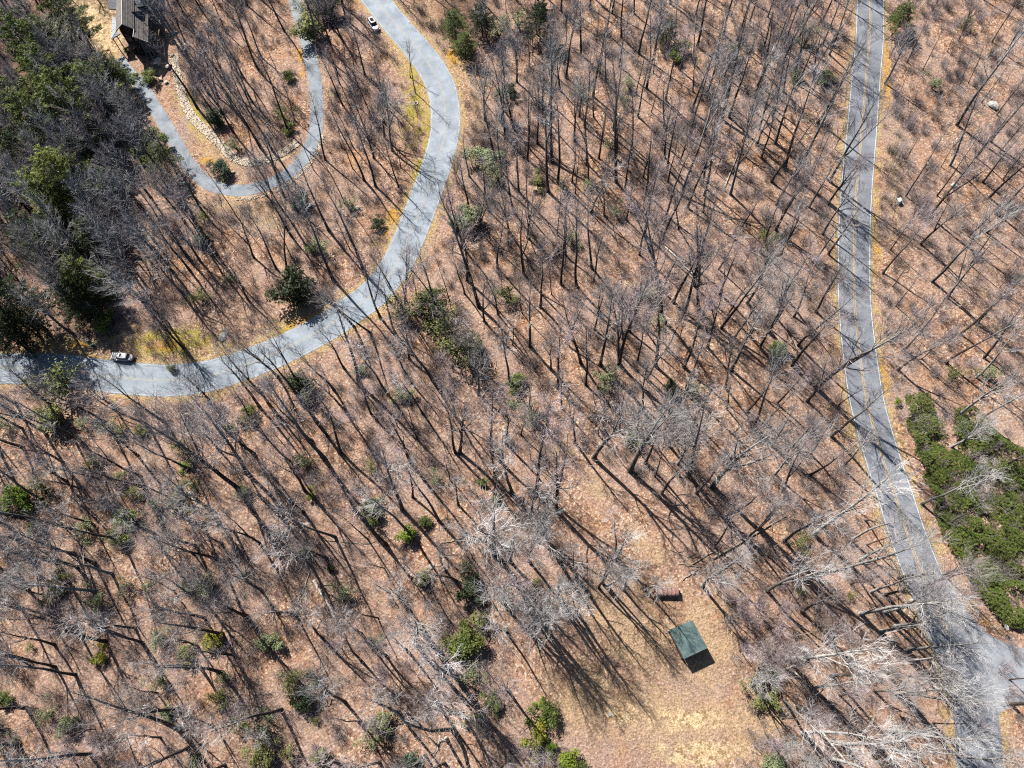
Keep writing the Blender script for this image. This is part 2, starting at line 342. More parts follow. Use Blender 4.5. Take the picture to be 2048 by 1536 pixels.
def ribbon(name, pl, o1, o2, z, m, th=0.0, ragged=0.0, rngf=None, col=5):
    V = []; F = []
    n = len(pl)
    for i, p in enumerate(pl):
        d = (pl[min(i + 1, n - 1)] - pl[max(i - 1, 0)]).normalized(); nn = Vector((d.y, -d.x))
        for k in range(col):
            o = o1 + (o2 - o1) * k / (col - 1)
            if ragged and k in (0, col - 1): o += (NR.rand() - 0.5) * ragged
            q = p + nn * o; zz = float(hgt(q.x, q.y)) + z
            V.append((q.x, q.y, zz))
    for i in range(n - 1):
        if rngf and not rngf(i / n): continue
        for k in range(col - 1): F.append((i * col + k, i * col + k + 1, (i + 1) * col + k + 1, (i + 1) * col + k))
    me = mesh_np(name, V, [f[::-1] for f in F], m); return me
def up_fix(me):
    me.update()
    if sum(p.normal.z for p in me.polygons) < 0: me.flip_normals()
def dens(pl, st=1.2):
    out = [pl[0]]
    for a, b in zip(pl[:-1], pl[1:]):
        k = max(1, int((b - a).length / st))
        for j in range(1, k + 1): out.append(a + (b - a) * j / k)
    return out
RR, RL, RD = dens(ROAD_R), dens(ROAD_L), dens(DRIVE)
def road(name, pl, W, m, edge_in, z=0.035):
    me = ribbon(name, pl, -W / 2, W / 2, z, m, ragged=0.12); up_fix(me); o = link(name, me); tag(o, kind='structure')
    return o
o = road('right_road', RR, W_R + 0.5, AS_R, 0)
for off in (-W_R / 2, W_R / 2):
    me = ribbon('edge_line', RR, off - 0.07, off + 0.07, 0.040, WHP, col=2, rngf=(lambda t: t < 0.79 or t > 0.93) if off < 0 else (lambda t: t < 0.8)); up_fix(me); link('edge_line', me, o)
for off in (-0.16, 0.16):
    me = ribbon('centre_line', RR, off - 0.075, off + 0.075, 0.040, YEL, col=2, rngf=lambda t: t < 0.80); up_fix(me); link('centre_line', me, o)
o = road('curving_road', RL, W_L + 0.3, AS_L, 0)
for off in (-W_L / 2 + 0.1, W_L / 2 - 0.1):
    me = ribbon('edge_line', RL, off - 0.06, off + 0.06, 0.040, WHF, col=2); up_fix(me); link('edge_line', me, o)
for off in (-0.15, 0.15):
    me = ribbon('centre_line', RL, off - 0.06, off + 0.06, 0.040, YEF, col=2); up_fix(me); link('centre_line', me, o)
road('driveway', RD, W_D, AS_D, 0)
# junction apron
_e1 = smooth(line_px([(1890, 1150), (1915, 1190), (1939, 1228), (1981, 1270), (2046, 1297), (2160, 1325), (2320, 1350)]), 10)
_e2 = smooth(line_px([(1935, 1490), (1972, 1500), (1984, 1465), (1994, 1437), (2016, 1416), (2100, 1405), (2320, 1440)]), 10)
V = []; F = []
for a_, b_ in zip(_e1, _e2):
    for k in range(13):
        q = a_.lerp(b_, k / 12); V.append((q.x, q.y, float(hgt(q.x, q.y)) + 0.030))
for i in range(len(_e1) - 1):
    for k in range(12): F.append((i * 13 + k, i * 13 + k + 1, (i + 1) * 13 + k + 1, (i + 1) * 13 + k))
me = mesh_np('junction', V, F, road_mat('pale_junction_asphalt', (0.22, 0.235, 0.265), (0.33, 0.35, 0.38), (0.18, 0.19, 0.21))); up_fix(me)
tag(link('junction_pavement', me), kind='structure')

# ------------------------------------------------------------------ trees without leaves
def grow(mb_s, mb_t, p, d, ln, r, lvl, cfg, rng):
    nseg = (5, 4, 3, 2)[lvl]; pts = [p]; cur = p; dd = d.copy()
    for i in range(nseg):
        dd = (dd + Vector((rng.gauss(0, 1), rng.gauss(0, 1), rng.gauss(0, 1))) * cfg['jit'] + Vector((0, 0, cfg['trop']))).normalized()
        cur = cur + dd * (ln / nseg); pts.append(cur)
    rad = [max(0.008, r * (1 - 0.8 * i / nseg)) for i in range(nseg + 1)]
    (mb_s if lvl <= 1 else mb_t).tube(pts, rad, (6, 5, 3, 3)[lvl])
    nch = cfg['n'][lvl]
    for k in range(nch):
        s = 0.25 + 0.75 * (k + rng.random()) / nch; i = min(int(s * nseg), nseg - 1); f = s * nseg - i
        q = pts[i].lerp(pts[i + 1], min(f, 1)); ax = (pts[i + 1] - pts[i]).normalized()
        perp = ax.orthogonal(); perp.rotate(Quaternion(ax, rng.random() * 6.283)); ang = math.radians(rng.uniform(*cfg['ang']))
        nd = (ax * math.cos(ang) + perp.normalized() * math.sin(ang)).normalized()
        L = ln * rng.uniform(0.4, 0.68) * (1.15 - 0.45 * s)
        if lvl < 2: grow(mb_s, mb_t, q, nd, L, max(0.014, r * 0.5 * (1 - 0.4 * s)), lvl + 1, cfg, rng)
        else:
            e = q + (nd + Vector((rng.gauss(0, .2), rng.gauss(0, .2), rng.gauss(0, .2) + cfg['trop']))) * L * 1.1
            a = nd.orthogonal().normalized() * cfg['tw']; b = nd.cross(a)
            mb_t.add([q + a, q - a * .5 + b * .87, q - a * .5 - b * .87, e], [(0, 1, 3), (1, 2, 3), (2, 0, 3)])
def bare_tree(seed, H=20., r0=0.24, t0=0.42, nl=15, spread=0.3, elev=(30, 65), cfg=None, fork=0, wob=0.009, tw=0.0115):
    rng = random.Random(seed); c = dict(n=(0, 7, 6, 6), jit=0.10, trop=0.11, ang=(18, 46), tw=tw)
    if cfg: c.update(cfg)
    S, T = MB(), MB(); stems = []
    def stem(p, d, L, r, seg):
        pts = [p]; cur = p; dd = d
        for i in range(seg):
            dd = (dd + Vector((rng.gauss(0, 1), rng.gauss(0, 1), 0)) * wob * 4 + Vector((0, 0, 0.05))).normalized(); cur = cur + dd * L / seg; pts.append(cur)
        return pts
    main = stem(Vector((0, 0, -0.3)), Vector((0, 0, 1)), H, r0, 10)
    rad = [r0 * 1.35] + [max(0.03, r0 * (1 - i / 10.5) ** 0.75) for i in range(1, 11)]
    S.tube(main, rad, 7); stems.append((main, rad, t0))
    for f in range(fork):
        i = rng.choice((3, 4, 5)); a = rng.random() * 6.28
        st = stem(main[i], Vector((math.cos(a) * .33, math.sin(a) * .33, 1)).normalized(), H * (1 - i / 10) * 0.95, r0 * .7, 7)
        rd = [max(0.03, rad[i] * .75 * (1 - k / 7.4) ** .8) for k in range(8)]
        S.tube(st, rd, 6); stems.append((st, rd, 0.25))
    for pts, rd, ts in stems:
        n = nl if pts is main else int(nl * .6); seg = len(pts) - 1
        for k in range(n):
            t = ts + (0.99 - ts) * ((k + rng.random() * .8) / n); i = min(int(t * seg), seg - 1); q = pts[i].lerp(pts[i + 1], t * seg - i)
            az = k * 2.4 + rng.random(); el = math.radians(rng.uniform(*elev) + 18 * (t - ts) / (1 - ts))
            u = (t - ts) / (1 - ts); L = H * spread * (0.6 + 0.9 * u - 1.15 * u * u) * rng.uniform(.7, 1.25)
            grow(S, T, q, Vector((math.cos(az) * math.cos(el), math.sin(az) * math.cos(el), math.sin(el))), L, max(.03, rd[i] * rng.uniform(.28, .46)), 1, c, rng)
    return S, T
VAR = []      # (trunk mesh, crown mesh, height, style)
def add_var(style, H, tm, cm, **k):
    S, T = bare_tree(len(VAR) * 31 + 5, H=H, **k)
    a = S.mesh('trunk', tm, True); b = T.mesh('crown', cm)
    VAR.append((a, b, H, style)); return len(VAR) - 1
for i in range(10): add_var('tall', 20, BARK_G, TW_G, r0=0.25 + .015 * (i % 3), t0=(0.45, .56, .5, .4, .6)[i % 5], nl=13 + i % 4, spread=(.25, .3, .22)[i % 3], fork=(0, 0, 1, 0, 1)[i % 5])
for i in range(6): add_var('broad', 18, BARK_G, TW_G, r0=0.31, t0=0.34, nl=15, spread=(.34, .38, .31)[i % 3], fork=1 + i % 2, elev=(25, 62), wob=.012)
for i in range(4): add_var('slim', 16, BARK_D, TW_V, r0=0.14, t0=0.5, nl=10, spread=.2, fork=0, cfg=dict(n=(0, 5, 5, 4)))
for i in range(3): add_var('dead', 17, BARK_W, TW_P, r0=0.27, t0=0.4, nl=9, spread=.26, fork=1, cfg=dict(n=(0, 4, 3, 1), jit=.2), wob=.02)
for i in range(4): add_var('bushy', 9, BARK_D, TW_V, r0=0.1, t0=0.12, nl=18, spread=.42, fork=2, elev=(30, 72), cfg=dict(n=(0, 6, 6, 6)), tw=.01)
BY = {}
for i, v in enumerate(VAR): BY.setdefault(v[3], []).append(i)

# ------------------------------------------------------------------ surveyed trees: zoomed view origin, foot, tip
ZC = (1000, 0); ZD = (1520, 0); ZE = (0, 380); ZF = (500, 380); ZG = (1000, 380); ZH = (1520, 380); ZI = (0, 760); ZJ = (500, 760); ZK = (1000, 760); ZL = (1520, 760); ZM = (0, 1136); ZN = (500, 1136); ZO = (1000, 1136); ZP = (1528, 1136); ZB = (500, 0)
CAT = [
 (ZC, 't', [(370,1470,300,830),(400,1240,380,350),(445,1400,450,850),(890,1400,900,750),(680,1400,680,1080),(1100,1360,1150,1110),(1265,960,1230,650),(1240,1100,1300,780),(1390,1500,1780,500),(1700,920,1900,60),(1760,900,1960,300),(1570,1500,1640,1050),(650,980,690,500),(1060,900,1100,500),(1010,1150,1020,750),(555,1400,560,1100),(720,900,690,600),(960,1450,1000,1100),(210,1230,220,800),(40,1060,20,640),(820,640,800,300),(1480,700,1540,400),(1330,380,1400,60),(1650,480,1730,160),(1290,1400,1330,1080)]),
 (ZC, 'p', [(1770,1490,1990,830)]),
 (ZD, 't', [(190,1290,400,600),(265,1370,640,640),(480,340,640,-60),(550,330,740,30),(20,380,130,0),(1510,960,1997,270),(1710,1400,1997,1060),(530,1390,860,830),(630,1500,800,1290),(10,1210,180,800),(180,700,280,180),(420,500,480,200),(1880,420,2040,100)]),
 (ZD, 'p', [(1460,1270,1800,700),(270,560,350,120)]),
 (ZD, 's', [(1120,1510,1400,1020),(1360,1500,1680,1080),(1110,1240,1240,1030),(1030,1290,1110,1110),(1130,480,1290,150),(1250,540,1400,250),(1080,700,1150,540),(1390,1280,1500,1050),(1440,400,1520,150),(1530,660,1640,380),(1600,640,1750,330)]),
 (ZF, 't', [(290,690,250,150),(640,690,350,130),(1150,880,1000,560),(1240,940,1150,660),(1760,900,1470,60),(840,1500,700,930),(1460,1536,1220,1160),(930,1100,640,850),(1000,980,850,600),(1430,960,1340,560),(880,640,640,60),(1020,1520,880,1250),(640,1530,420,1270)]),
 (ZF, 'b', [(1190,900,1270,560),(800,1050,620,840)]),
 (ZG, 't', [(590,740,560,250),(705,600,710,150),(770,1340,830,870),(915,1330,870,880),(915,1340,1030,780),(620,1330,480,920),(1410,980,1700,100),(1370,300,1390,0),(1560,170,1590,-100),(1860,280,1997,50),(1700,1060,1990,600),(1730,1520,1790,1180),(1920,1130,1997,930),(440,1520,470,1170),(230,1200,220,800),(970,230,1010,0),(800,200,800,-60),(180,640,120,200),(1690,800,1810,480),(80,1500,100,1130),(1430,1520,1540,1200),(310,900,290,520)]),
 (ZG, 'b', [(1240,980,1200,250),(1195,1350,1230,960),(1520,900,1560,480)]),
 (ZH, 't', [(480,340,690,0),(1440,830,1700,440),(1660,1030,1960,720),(1720,1290,1990,880),(0,1210,150,900),(0,480,150,100)]),
 (ZH, 'b', [(430,1520,960,1040),(130,990,200,700)]),
 (ZH, 's', [(1390,630,1610,370),(1240,1300,1420,1100),(1110,1230,1480,820),(1040,890,1210,660),(1130,1080,1300,900),(1000,460,1170,170),(1020,740,1160,560),(330,800,430,600),(1840,750,1990,600)]),
 (ZH, 'p', [(1660,1440,2040,1170)]),
 (ZI, 't', [(1590,980,1290,740),(1640,1000,1340,850),(1120,840,640,660),(720,1110,400,980),(600,830,350,680),(1060,580,740,360),(110,770,80,560),(1990,1250,1750,1100),(1700,1250,1520,1170),(740,1070,560,900),(1500,1350,1330,1260),(1990,880,1900,560)]),
 (ZI, 'b', [(1850,850,1330,330),(1900,720,1620,260)]),
 (ZJ, 't', [(930,260,840,30),(570,600,170,60),(1170,1000,1080,590),(1600,960,1590,780),(1580,560,1500,280),(1860,560,1920,200),(1240,640,1050,300),(480,470,210,180),(1880,740,1900,520),(700,560,520,200),(1250,900,1240,680),(860,1060,690,800),(420,850,250,540)]),
 (ZJ, 'b', [(1610,560,1720,220),(1860,1330,1880,1060)]),
 (ZK, 't', [(575,480,600,230),(470,210,490,0),(280,850,310,180),(1240,870,1340,640),(1450,740,1550,250),(1350,240,1470,0),(1740,220,1720,90),(1740,1050,1997,800),(220,1390,230,1220),(880,1340,960,1200),(160,420,160,300),(90,860,80,560),(40,480,30,180),(1220,540,1230,380),(1090,420,1110,280)]),
 (ZK, 'b', [(430,990,480,700),(720,600,940,280),(1000,700,1150,280),(1630,820,1900,450)]),
 (ZL, 't', [(1700,300,1997,-20),(130,180,300,0),(1860,660,2050,560),(180,850,230,450),(810,1080,880,1260)]),
 (ZL, 'p', [(350,1530,1150,1270),(410,1190,1000,800),(1570,890,1900,740),(0,1130,250,960)]),
 (ZL, 's', [(1320,180,1430,90),(1290,420,1440,300),(1610,640,1800,510),(1460,1090,1750,960)]),
 (ZM, 't', [(1380,1245,700,960),(1230,1300,960,1280),(1210,960,1060,920),(1570,380,1180,210),(580,820,0,750),(420,590,0,510),(400,370,0,230),(350,210,0,110),(1650,1220,1440,1090),(700,1430,0,1450),(1340,180,1150,80),(1520,600,1300,500),(1040,460,700,400)]),
 (ZN, 't', [(860,720,700,560),(730,1030,480,850),(560,540,400,300),(1330,480,1180,380),(240,1390,0,1100),(1290,600,1090,400),(1600,860,1460,700)]),
 (ZN, 'd', [(1620,860,1800,620),(1350,1440,1240,1350),(1560,1250,1360,1130)]),
 (ZP, 'p', [(300,90,560,-20),(740,350,1290,150),(1000,450,1420,400),(1100,630,1600,600),(1000,970,1480,900),(1030,970,1550,990),(170,700,660,590),(960,1250,1500,1265),(300,1270,860,1270),(590,1350,1090,1420),(880,1380,1300,1420),(530,1470,950,1530),(350,1010,420,900),(380,930,650,850),(1560,1450,1900,1500)]),
]
TREES = []   # dict(base, height, lean vec, style)
def solve(bx, by, tx, ty, mx=27.):
    B = G(bx, by); best = None
    for h in np.arange(5, mx, 0.5):
        q = proj((B.x, B.y, B.z + h)); e = math.hypot(q[0] - tx, q[1] - ty)
        if best is None or e < best[0]: best = (e, h)
    h = best[1]; T = P(tx, ty, h); ln = Vector((T.x - B.x, T.y - B.y)); mxl = 0.3 * h
    if ln.length > mxl: ln = ln.normalized() * mxl
    return B, float(h), ln
for (ox, oy), st, L in CAT:
    for (a, b, c, d) in L:
        B, h, ln = solve(ox + a / 3.84, oy + b / 3.84, ox + c / 3.84, oy + d / 3.84)
        style = {'t': 'tall', 'p': 'tall', 'b': 'broad', 's': 'slim', 'd': 'dead'}[st]
        h = max(h * 1.18, 6 if st == 's' else 12)
        TREES.append(dict(p=B, h=h, lean=ln, st=style, look='pale' if st == 'p' else R.choice(['', 'grey', 'grey', 'violet']), cat=True))
def by_tip(px, py, h):
    q = P(px, py, h); return Vector((q.x, q.y, float(hgt(q.x, q.y))))
# crowns seen from above: tip pixel, height, style, look
for px, py, h, st, look in [(995,1175,19,'broad','pale'),(1065,1245,19,'broad','pale'),(1130,1180,17,'tall','pale'),(1215,1145,17,'tall',''),(1450,1140,17,'broad','pale'),(755,190,17,'broad','pale'),(740,170,16,'broad','grey'),(690,75,9,'bushy','red'),(660,110,9,'bushy','red'),(700,150,10,'bushy','violet'),(200,510,17,'broad','pale'),(280,490,18,'broad','pale'),(250,560,17,'broad','grey'),(340,440,12,'bushy','red'),(300,420,17,'broad','grey'),(290,620,16,'broad','violet'),(120,470,19,'dead','white'),(90,525,17,'dead','white'),(250,240,18,'broad','grey'),(220,290,17,'broad','grey'),(190,360,17,'broad','pale'),(260,370,17,'tall','grey'),(300,350,16,'broad','grey'),(60,60,19,'broad','pale'),(110,90,18,'tall','grey'),(160,420,17,'broad','grey'),(980,1060,20,'broad','pale'),(1010,1080,18,'broad','pale'),(60,1150,18,'broad','pale'),(100,1110,18,'dead','white'),(300,1050,17,'broad','pale'),(270,960,15,'broad','violet'),(320,1180,17,'broad','grey'),(870,1360,18,'tall','pale'),(780,1290,16,'tall','pale'),(900,1430,18,'broad','grey'),(860,1490,19,'dead','white'),(250,1420,17,'broad','grey'),(1000,110,16,'broad','grey'),(960,140,15,'broad','pale'),(1030,60,15,'broad','grey'),(1100,90,17,'tall','pale'),(1640,1330,15,'broad','pale'),(1590,1290,13,'bushy','violet'),(1560,1330,12,'bushy','violet'),(1500,1210,6,'bushy','violet'),(1480,1200,7,'bushy','violet'),(1520,1245,8,'bushy','violet'),(1500,1295,7,'bushy','violet'),(1545,1290,8,'bushy',''),(1560,1250,7,'bushy','violet'),(1470,1240,6,'bushy',''),(1535,1200,8,'bushy','violet'),(1580,1220,7,'bushy','violet'),(1600,1500,9,'bushy','pale'),(1560,1470,8,'bushy','violet'),(1650,1440,9,'bushy','violet'),(1640,1520,9,'bushy','pale'),(1885,1125,15,'broad','violet'),(1930,1150,14,'broad','violet'),(1965,1125,12,'broad','grey'),(1850,1165,14,'broad','violet'),(1900,1180,13,'broad','pale'),(1690,1270,9,'bushy','violet'),(1730,1390,10,'broad','violet'),(1810,1380,11,'broad','grey'),(1450,1180,6,'bushy','violet'),(400,60,17,'broad','grey'),(450,110,17,'tall','grey'),(1390,870,16,'broad','pale'),(1370,830,16,'broad','grey'),(1600,900,14,'broad','pale'),(1830,60,15,'broad','grey'),(2020,760,17,'broad','pale'),(1990,840,14,'broad','pale')]:
    TREES.append(dict(p=by_tip(px, py, h), h=h * 1.0, lean=Vector((R.gauss(0, .6), R.gauss(0, .6))), st=st, look=look, cat=True))

for bx, by, h in [(1127, 1218, 21), (1140, 1224, 20), (1152, 1222, 22), (1085, 1250, 21), (1098, 1268, 20), (1078, 1240, 19), (1205, 1166, 20), (1214, 1172, 18), (1248, 1180, 16), (1290, 1180, 15), (1012, 1262, 17), (1060, 1226, 21), (1230, 1120, 17), (1790, 1216, 19), (1762, 1262, 18), (1742, 1184, 20), (1770, 1225, 19), (1815, 1318, 17), (1720, 1120, 20), (1700, 1080, 19)]:
    TREES.append(dict(p=G(bx, by), h=h, lean=Vector((R.gauss(0, .4), R.gauss(0, .4))), st='tall', look='pale', cat=True))
# areas to keep free of random trees (pixel polygons)
CLEAR = [[(1130, 900), (1230, 920), (1420, 1120), (1450, 1180), (1460, 1290), (1500, 1420), (1480, 1536), (1080, 1536), (1060, 1420), (1010, 1330), (1060, 1270), (1200, 1200), (1100, 1010)],
         [(120, 0), (250, 0), (330, 0), (335, 150), (380, 200), (420, 250), (490, 320), (560, 300), (600, 310), (470, 385), (400, 350), (320, 240), (240, 140)],
         [(700, 0), (900, 0), (960, 130), (980, 300), (960, 350), (740, 0)], [(1780, 760), (2060, 760), (2060, 1290), (1980, 1270), (1880, 1150)],
         [(190, 650), (480, 630), (480, 720), (190, 720)], [(540, 640), (640, 590), (650, 630), (560, 680)]]
def dist1(x, y, pl): return float(seg_dist(np.array([x]), np.array([y]), pl)[0])
DM = np.minimum(np.minimum(dR - W_R / 2, dL - W_L / 2), dD - W_D / 2)
def roadd(x, y):
    i = min(max(int(np.searchsorted(gx, x)), 0), nx_ - 1); j = min(max(int(np.searchsorted(gy, y)), 0), ny_ - 1); return DM[j, i]
def at_grid(A, x, y):
    i = min(max(int(np.searchsorted(gx, x)), 0), nx_ - 1); j = min(max(int(np.searchsorted(gy, y)), 0), ny_ - 1); return A[j, i]
def inside(px, py, poly):
    r = False; n = len(poly)
    for i in range(n):
        x1, y1 = poly[i]; x2, y2 = poly[(i + 1) % n]
        if (y1 > py) != (y2 > py) and px < (x2 - x1) * (py - y1) / (y2 - y1) + x1: r = not r
    return r
occupied = [(t['p'].x, t['p'].y) for t in TREES]
cand = 0; rnd = []
while cand < 30000 and len(rnd) < 1150:
    cand += 1
    x = R.uniform(-160, 150); y = R.uniform(-28, 215)
    z = float(hgt(x, y)); px, py = proj((x, y, z))
    if px < -330 or px > 2300 or py < -380 or py > 1720: continue
    if roadd(x, y) < 1.5: continue
    tx_, ty_ = proj((x, y, z + 15)); hit = False
    for kx, ky, kr in ((243, 713, 34), (746, 50, 30), (1335, 1187, 45), (1378, 1285, 55), (1796, 402, 16), (2003, 1260, 22), (832, 207, 16), (265, 40, 52), (300, 90, 38), (250, 90, 30)):
        f_ = max(0, min(1, ((kx - px) * (tx_ - px) + (ky - py) * (ty_ - py)) / ((tx_ - px) ** 2 + (ty_ - py) ** 2 + 1e-6)))
        if math.hypot(px + f_ * (tx_ - px) - kx, py + f_ * (ty_ - py) - ky) < kr: hit = True
    if hit: continue
    if any(inside(px, py, c) for c in CLEAR): continue
    right = px > 1760 and py < 900
    if right and R.random() < 0.72: continue
    if 640 < px < 900 and 380 < py < 640 and R.random() < .6: continue
    if 440 < px < 760 and 380 < py < 700 and R.random() < .5: continue
    left = px < 430 and py < 680
    md = 2.5 if left else 2.9
    if any((x - a) ** 2 + (y - b) ** 2 < md * md for a, b in occupied): continue
    occupied.append((x, y))
    r = R.random()
    if left: st, look, h = ('broad', R.choice(['grey', 'grey', 'violet', '']), R.uniform(12, 18)) if r < .55 else ('tall', R.choice(['grey', '']), R.uniform(14, 20))
    elif px < 700 and py > 800: st, look, h = ('broad', R.choice(['', 'grey', 'violet']), R.uniform(12, 19)) if r < .4 else (('tall', R.choice(['', 'grey']), R.uniform(14, 22)) if r < .8 else ('bushy', 'violet', R.uniform(6, 10)))
    else: st, look, h = ('tall', R.choice(['', 'grey', 'grey', 'violet']), R.uniform(12, 21)) if r < .5 else (('slim', R.choice(['', 'violet']), R.uniform(9, 16)) if r < .78 else (('broad', R.choice(['', 'grey', 'violet']), R.uniform(11, 17)) if r < .9 else ('bushy', 'violet', R.uniform(5, 9))))
    if st in ('tall', 'slim'): h *= 1.18
    rnd.append(dict(p=Vector((x, y, z)), h=h, lean=Vector((R.gauss(0, .05) * h, R.gauss(0, .05) * h)), st=st, look=look, cat=False, px=px, py=py))
def in_view(t):
    a, b = proj(t['p']); c, d = proj((t['p'].x, t['p'].y, t['p'].z + t['h'] * .8)); return (0 < a < 2048 and 0 < b < 1536) or (0 < c < 2048 and 0 < d < 1536)
def shown(t):
    q = proj((t['p'].x + t['lean'].x, t['p'].y + t['lean'].y, t['p'].z + t['h'])); a = proj(t['p']); return math.hypot(q[0] - a[0], q[1] - a[1]) + 2.5 * t['h']
rnd_in = sorted([t for t in rnd if in_view(t)], key=shown, reverse=True)
NIND = max(0, 298 - len(TREES))
INDIV = TREES + rnd_in[:NIND]
MASS = rnd_in[NIND:] + [t for t in rnd if not in_view(t)]

TWM = {'': TW_B, 'grey': TW_G, 'pale': TW_P, 'violet': TW_V, 'red': TW_R, 'white': TW_P}
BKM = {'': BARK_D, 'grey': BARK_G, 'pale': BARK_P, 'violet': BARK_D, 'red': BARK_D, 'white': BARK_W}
def orient(lean, h, rz):
    up = Vector((lean.x, lean.y, math.sqrt(max(h * h - lean.length_squared, 1)))).normalized()
    return (up.to_track_quat('Z', 'Y').to_matrix() @ Matrix.Rotation(rz, 3, 'Z')).to_euler()

# ---- labels that single things out: nearest landmark + direction + order
LAND = {"the white sedan": (243, 713), "the glass roofed car": (748, 50), 'the green roofed shed': (1378, 1285), "the rust brown stack": (1335, 1185),
 "the white utility box": (1796, 402), "the round road sign": (2000, 1255), 'the pale concrete ring': (832, 207), 'the dark glossy thicket': (1880, 950), 'the shingled house': (265, 60),
 "the driveway hairpin": (480, 380), 'the big dark round evergreen': (605, 575), 'the road junction': (1970, 1350), 'the red twigged trees': (670, 90), "the huge pale crown": (995, 1175),
 "the yellow lawn bushes": (1085, 1470), 'the lone lime green bush': (1555, 695), 'the long pale fallen trunk': (1365, 530), 'the short white log': (1100, 253), 'the bright split log': (655, 1210),
 "the central olive bushes": (900, 650), "the pale road's bend": (905, 250), "the pale road's left end": (60, 737), "the marked road's top": (1740, 60), "the marked road's middle": (1709, 560),
 "the narrowing marked road": (1752, 880), "the big mid green bush": (935, 1285), "the far left lime bushes": (40, 990), "the bent broken trunk": (75, 1420),
 "the round lower woods bush": (740, 1020), 'the clearing of tan leaves': (1200, 990), "the sunlit left pine": (80, 330), "the large grey rock": (1985, 215), 'the log pile': (1385, 1130)}
DIRW = ['right of', 'upper right of', 'straight above', 'upper left of', 'left of', 'lower left of', 'straight below', 'lower right of']
ORD = ['nearest', 'second', 'third', 'fourth', 'fifth', 'sixth', 'seventh', 'eighth', 'ninth', 'tenth'] + ['%dth' % i for i in range(11, 60)]
def label_all(items, kindw, skip=()):
    cells = {}
    for it in items:
        px, py = proj(it['p']); best = min((k for k in LAND if k not in skip), key=lambda k: math.hypot(px - LAND[k][0], py - LAND[k][1]))
        dx, dy = px - LAND[best][0], LAND[best][1] - py
        s = int(round(math.atan2(dy, dx) / (math.pi / 4))) % 8
        cells.setdefault((best, s), []).append((math.hypot(dx, dy), it))
    for (k, s), L in cells.items():
        L.sort(key=lambda a: a[0])
        for i, (d, it) in enumerate(L): it['label'] = f"{kindw(it)}, {ORD[i]} one {DIRW[s]} {k}"
LOOKW = {'': 'dark barked', 'grey': 'grey', 'pale': 'pale grey', 'violet': 'purplish', 'red': 'reddish', 'white': 'bleached white'}
STW = {'tall': 'bare tree', 'broad': 'spreading bare tree', 'slim': 'thin bare tree', 'dead': 'dead tree', 'bushy': 'bushy bare tree'}
label_all(INDIV, lambda t: LOOKW[t['look']] + ' ' + STW[t['st']])
GRP = {'tall': 'bare trees of the winter woods', 'broad': 'bare trees of the winter woods', 'slim': 'bare trees of the winter woods', 'dead': 'bare trees of the winter woods', 'bushy': 'bare trees of the winter woods'}
for t in INDIV:
    vi = R.choice(BY[t['st']]); a, b, H, _ = VAR[vi]
    e = empty('bare_tree' if t['st'] != 'dead' else 'dead_tree', t['p'], t['label'], 'tree', GRP[t['st']])
    e.rotation_euler = orient(t['lean'], t['h'], R.random() * 6.283)
    k = t['h'] / H; kr = (k ** 0.7); e.scale = (kr, kr, k)
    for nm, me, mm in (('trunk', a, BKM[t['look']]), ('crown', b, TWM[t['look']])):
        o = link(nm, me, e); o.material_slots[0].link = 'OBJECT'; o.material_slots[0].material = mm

def scatter(name, items, templates, kind='stuff'):
    """items: (loc, euler, scale(3), index); templates: list of (meshes, mats) -> one object instancing by geometry nodes"""
    col = bpy.data.collections.new(name + '_kinds')
    for i, (me) in enumerate(templates):
        o = bpy.data.objects.new('%s_%03d' % (name, i), me); col.objects.link(o)
    me = bpy.data.meshes.new(name); me.from_pydata([tuple(i[0]) for i in items], [], [])
    a = me.attributes.new('rot', 'FLOAT_VECTOR', 'POINT'); a.data.foreach_set('vector', np.array([tuple(i[1]) for i in items], dtype=np.float32).ravel())
    a = me.attributes.new('scl', 'FLOAT_VECTOR', 'POINT'); a.data.foreach_set('vector', np.array([tuple(i[2]) for i in items], dtype=np.float32).ravel())
    a = me.attributes.new('pick', 'INT', 'POINT'); a.data.foreach_set('value', np.array([i[3] for i in items], dtype=np.int32))
    ob = link(name, me); ob['kind'] = kind
    ng = bpy.data.node_groups.new(name, 'GeometryNodeTree'); ng.interface.new_socket('Geometry', in_out='INPUT', socket_type='NodeSocketGeometry'); ng.interface.new_socket('Geometry', in_out='OUTPUT', socket_type='NodeSocketGeometry')
    N, L = ng.nodes, ng.links; gi = N.new('NodeGroupInput'); gout = N.new('NodeGroupOutput')
    ip = N.new('GeometryNodeInstanceOnPoints'); ci = N.new('GeometryNodeCollectionInfo'); ci.inputs[0].default_value = col; ci.inputs['Separate Children'].default_value = True; ci.inputs['Reset Children'].default_value = True
    def na(n, t):
        x = N.new('GeometryNodeInputNamedAttribute'); x.data_type = t; x.inputs[0].default_value = n; return x.outputs[0]
    L.new(gi.outputs[0], ip.inputs['Points']); L.new(ci.outputs[0], ip.inputs['Instance']); ip.inputs['Pick Instance'].default_value = True
    L.new(na('pick', 'INT'), ip.inputs['Instance Index']); L.new(na('rot', 'FLOAT_VECTOR'), ip.inputs['Rotation']); L.new(na('scl', 'FLOAT_VECTOR'), ip.inputs['Scale'])
    L.new(ip.outputs[0], gout.inputs[0])
    md = ob.modifiers.new('scatter', 'NODES'); md.node_group = ng
    return ob
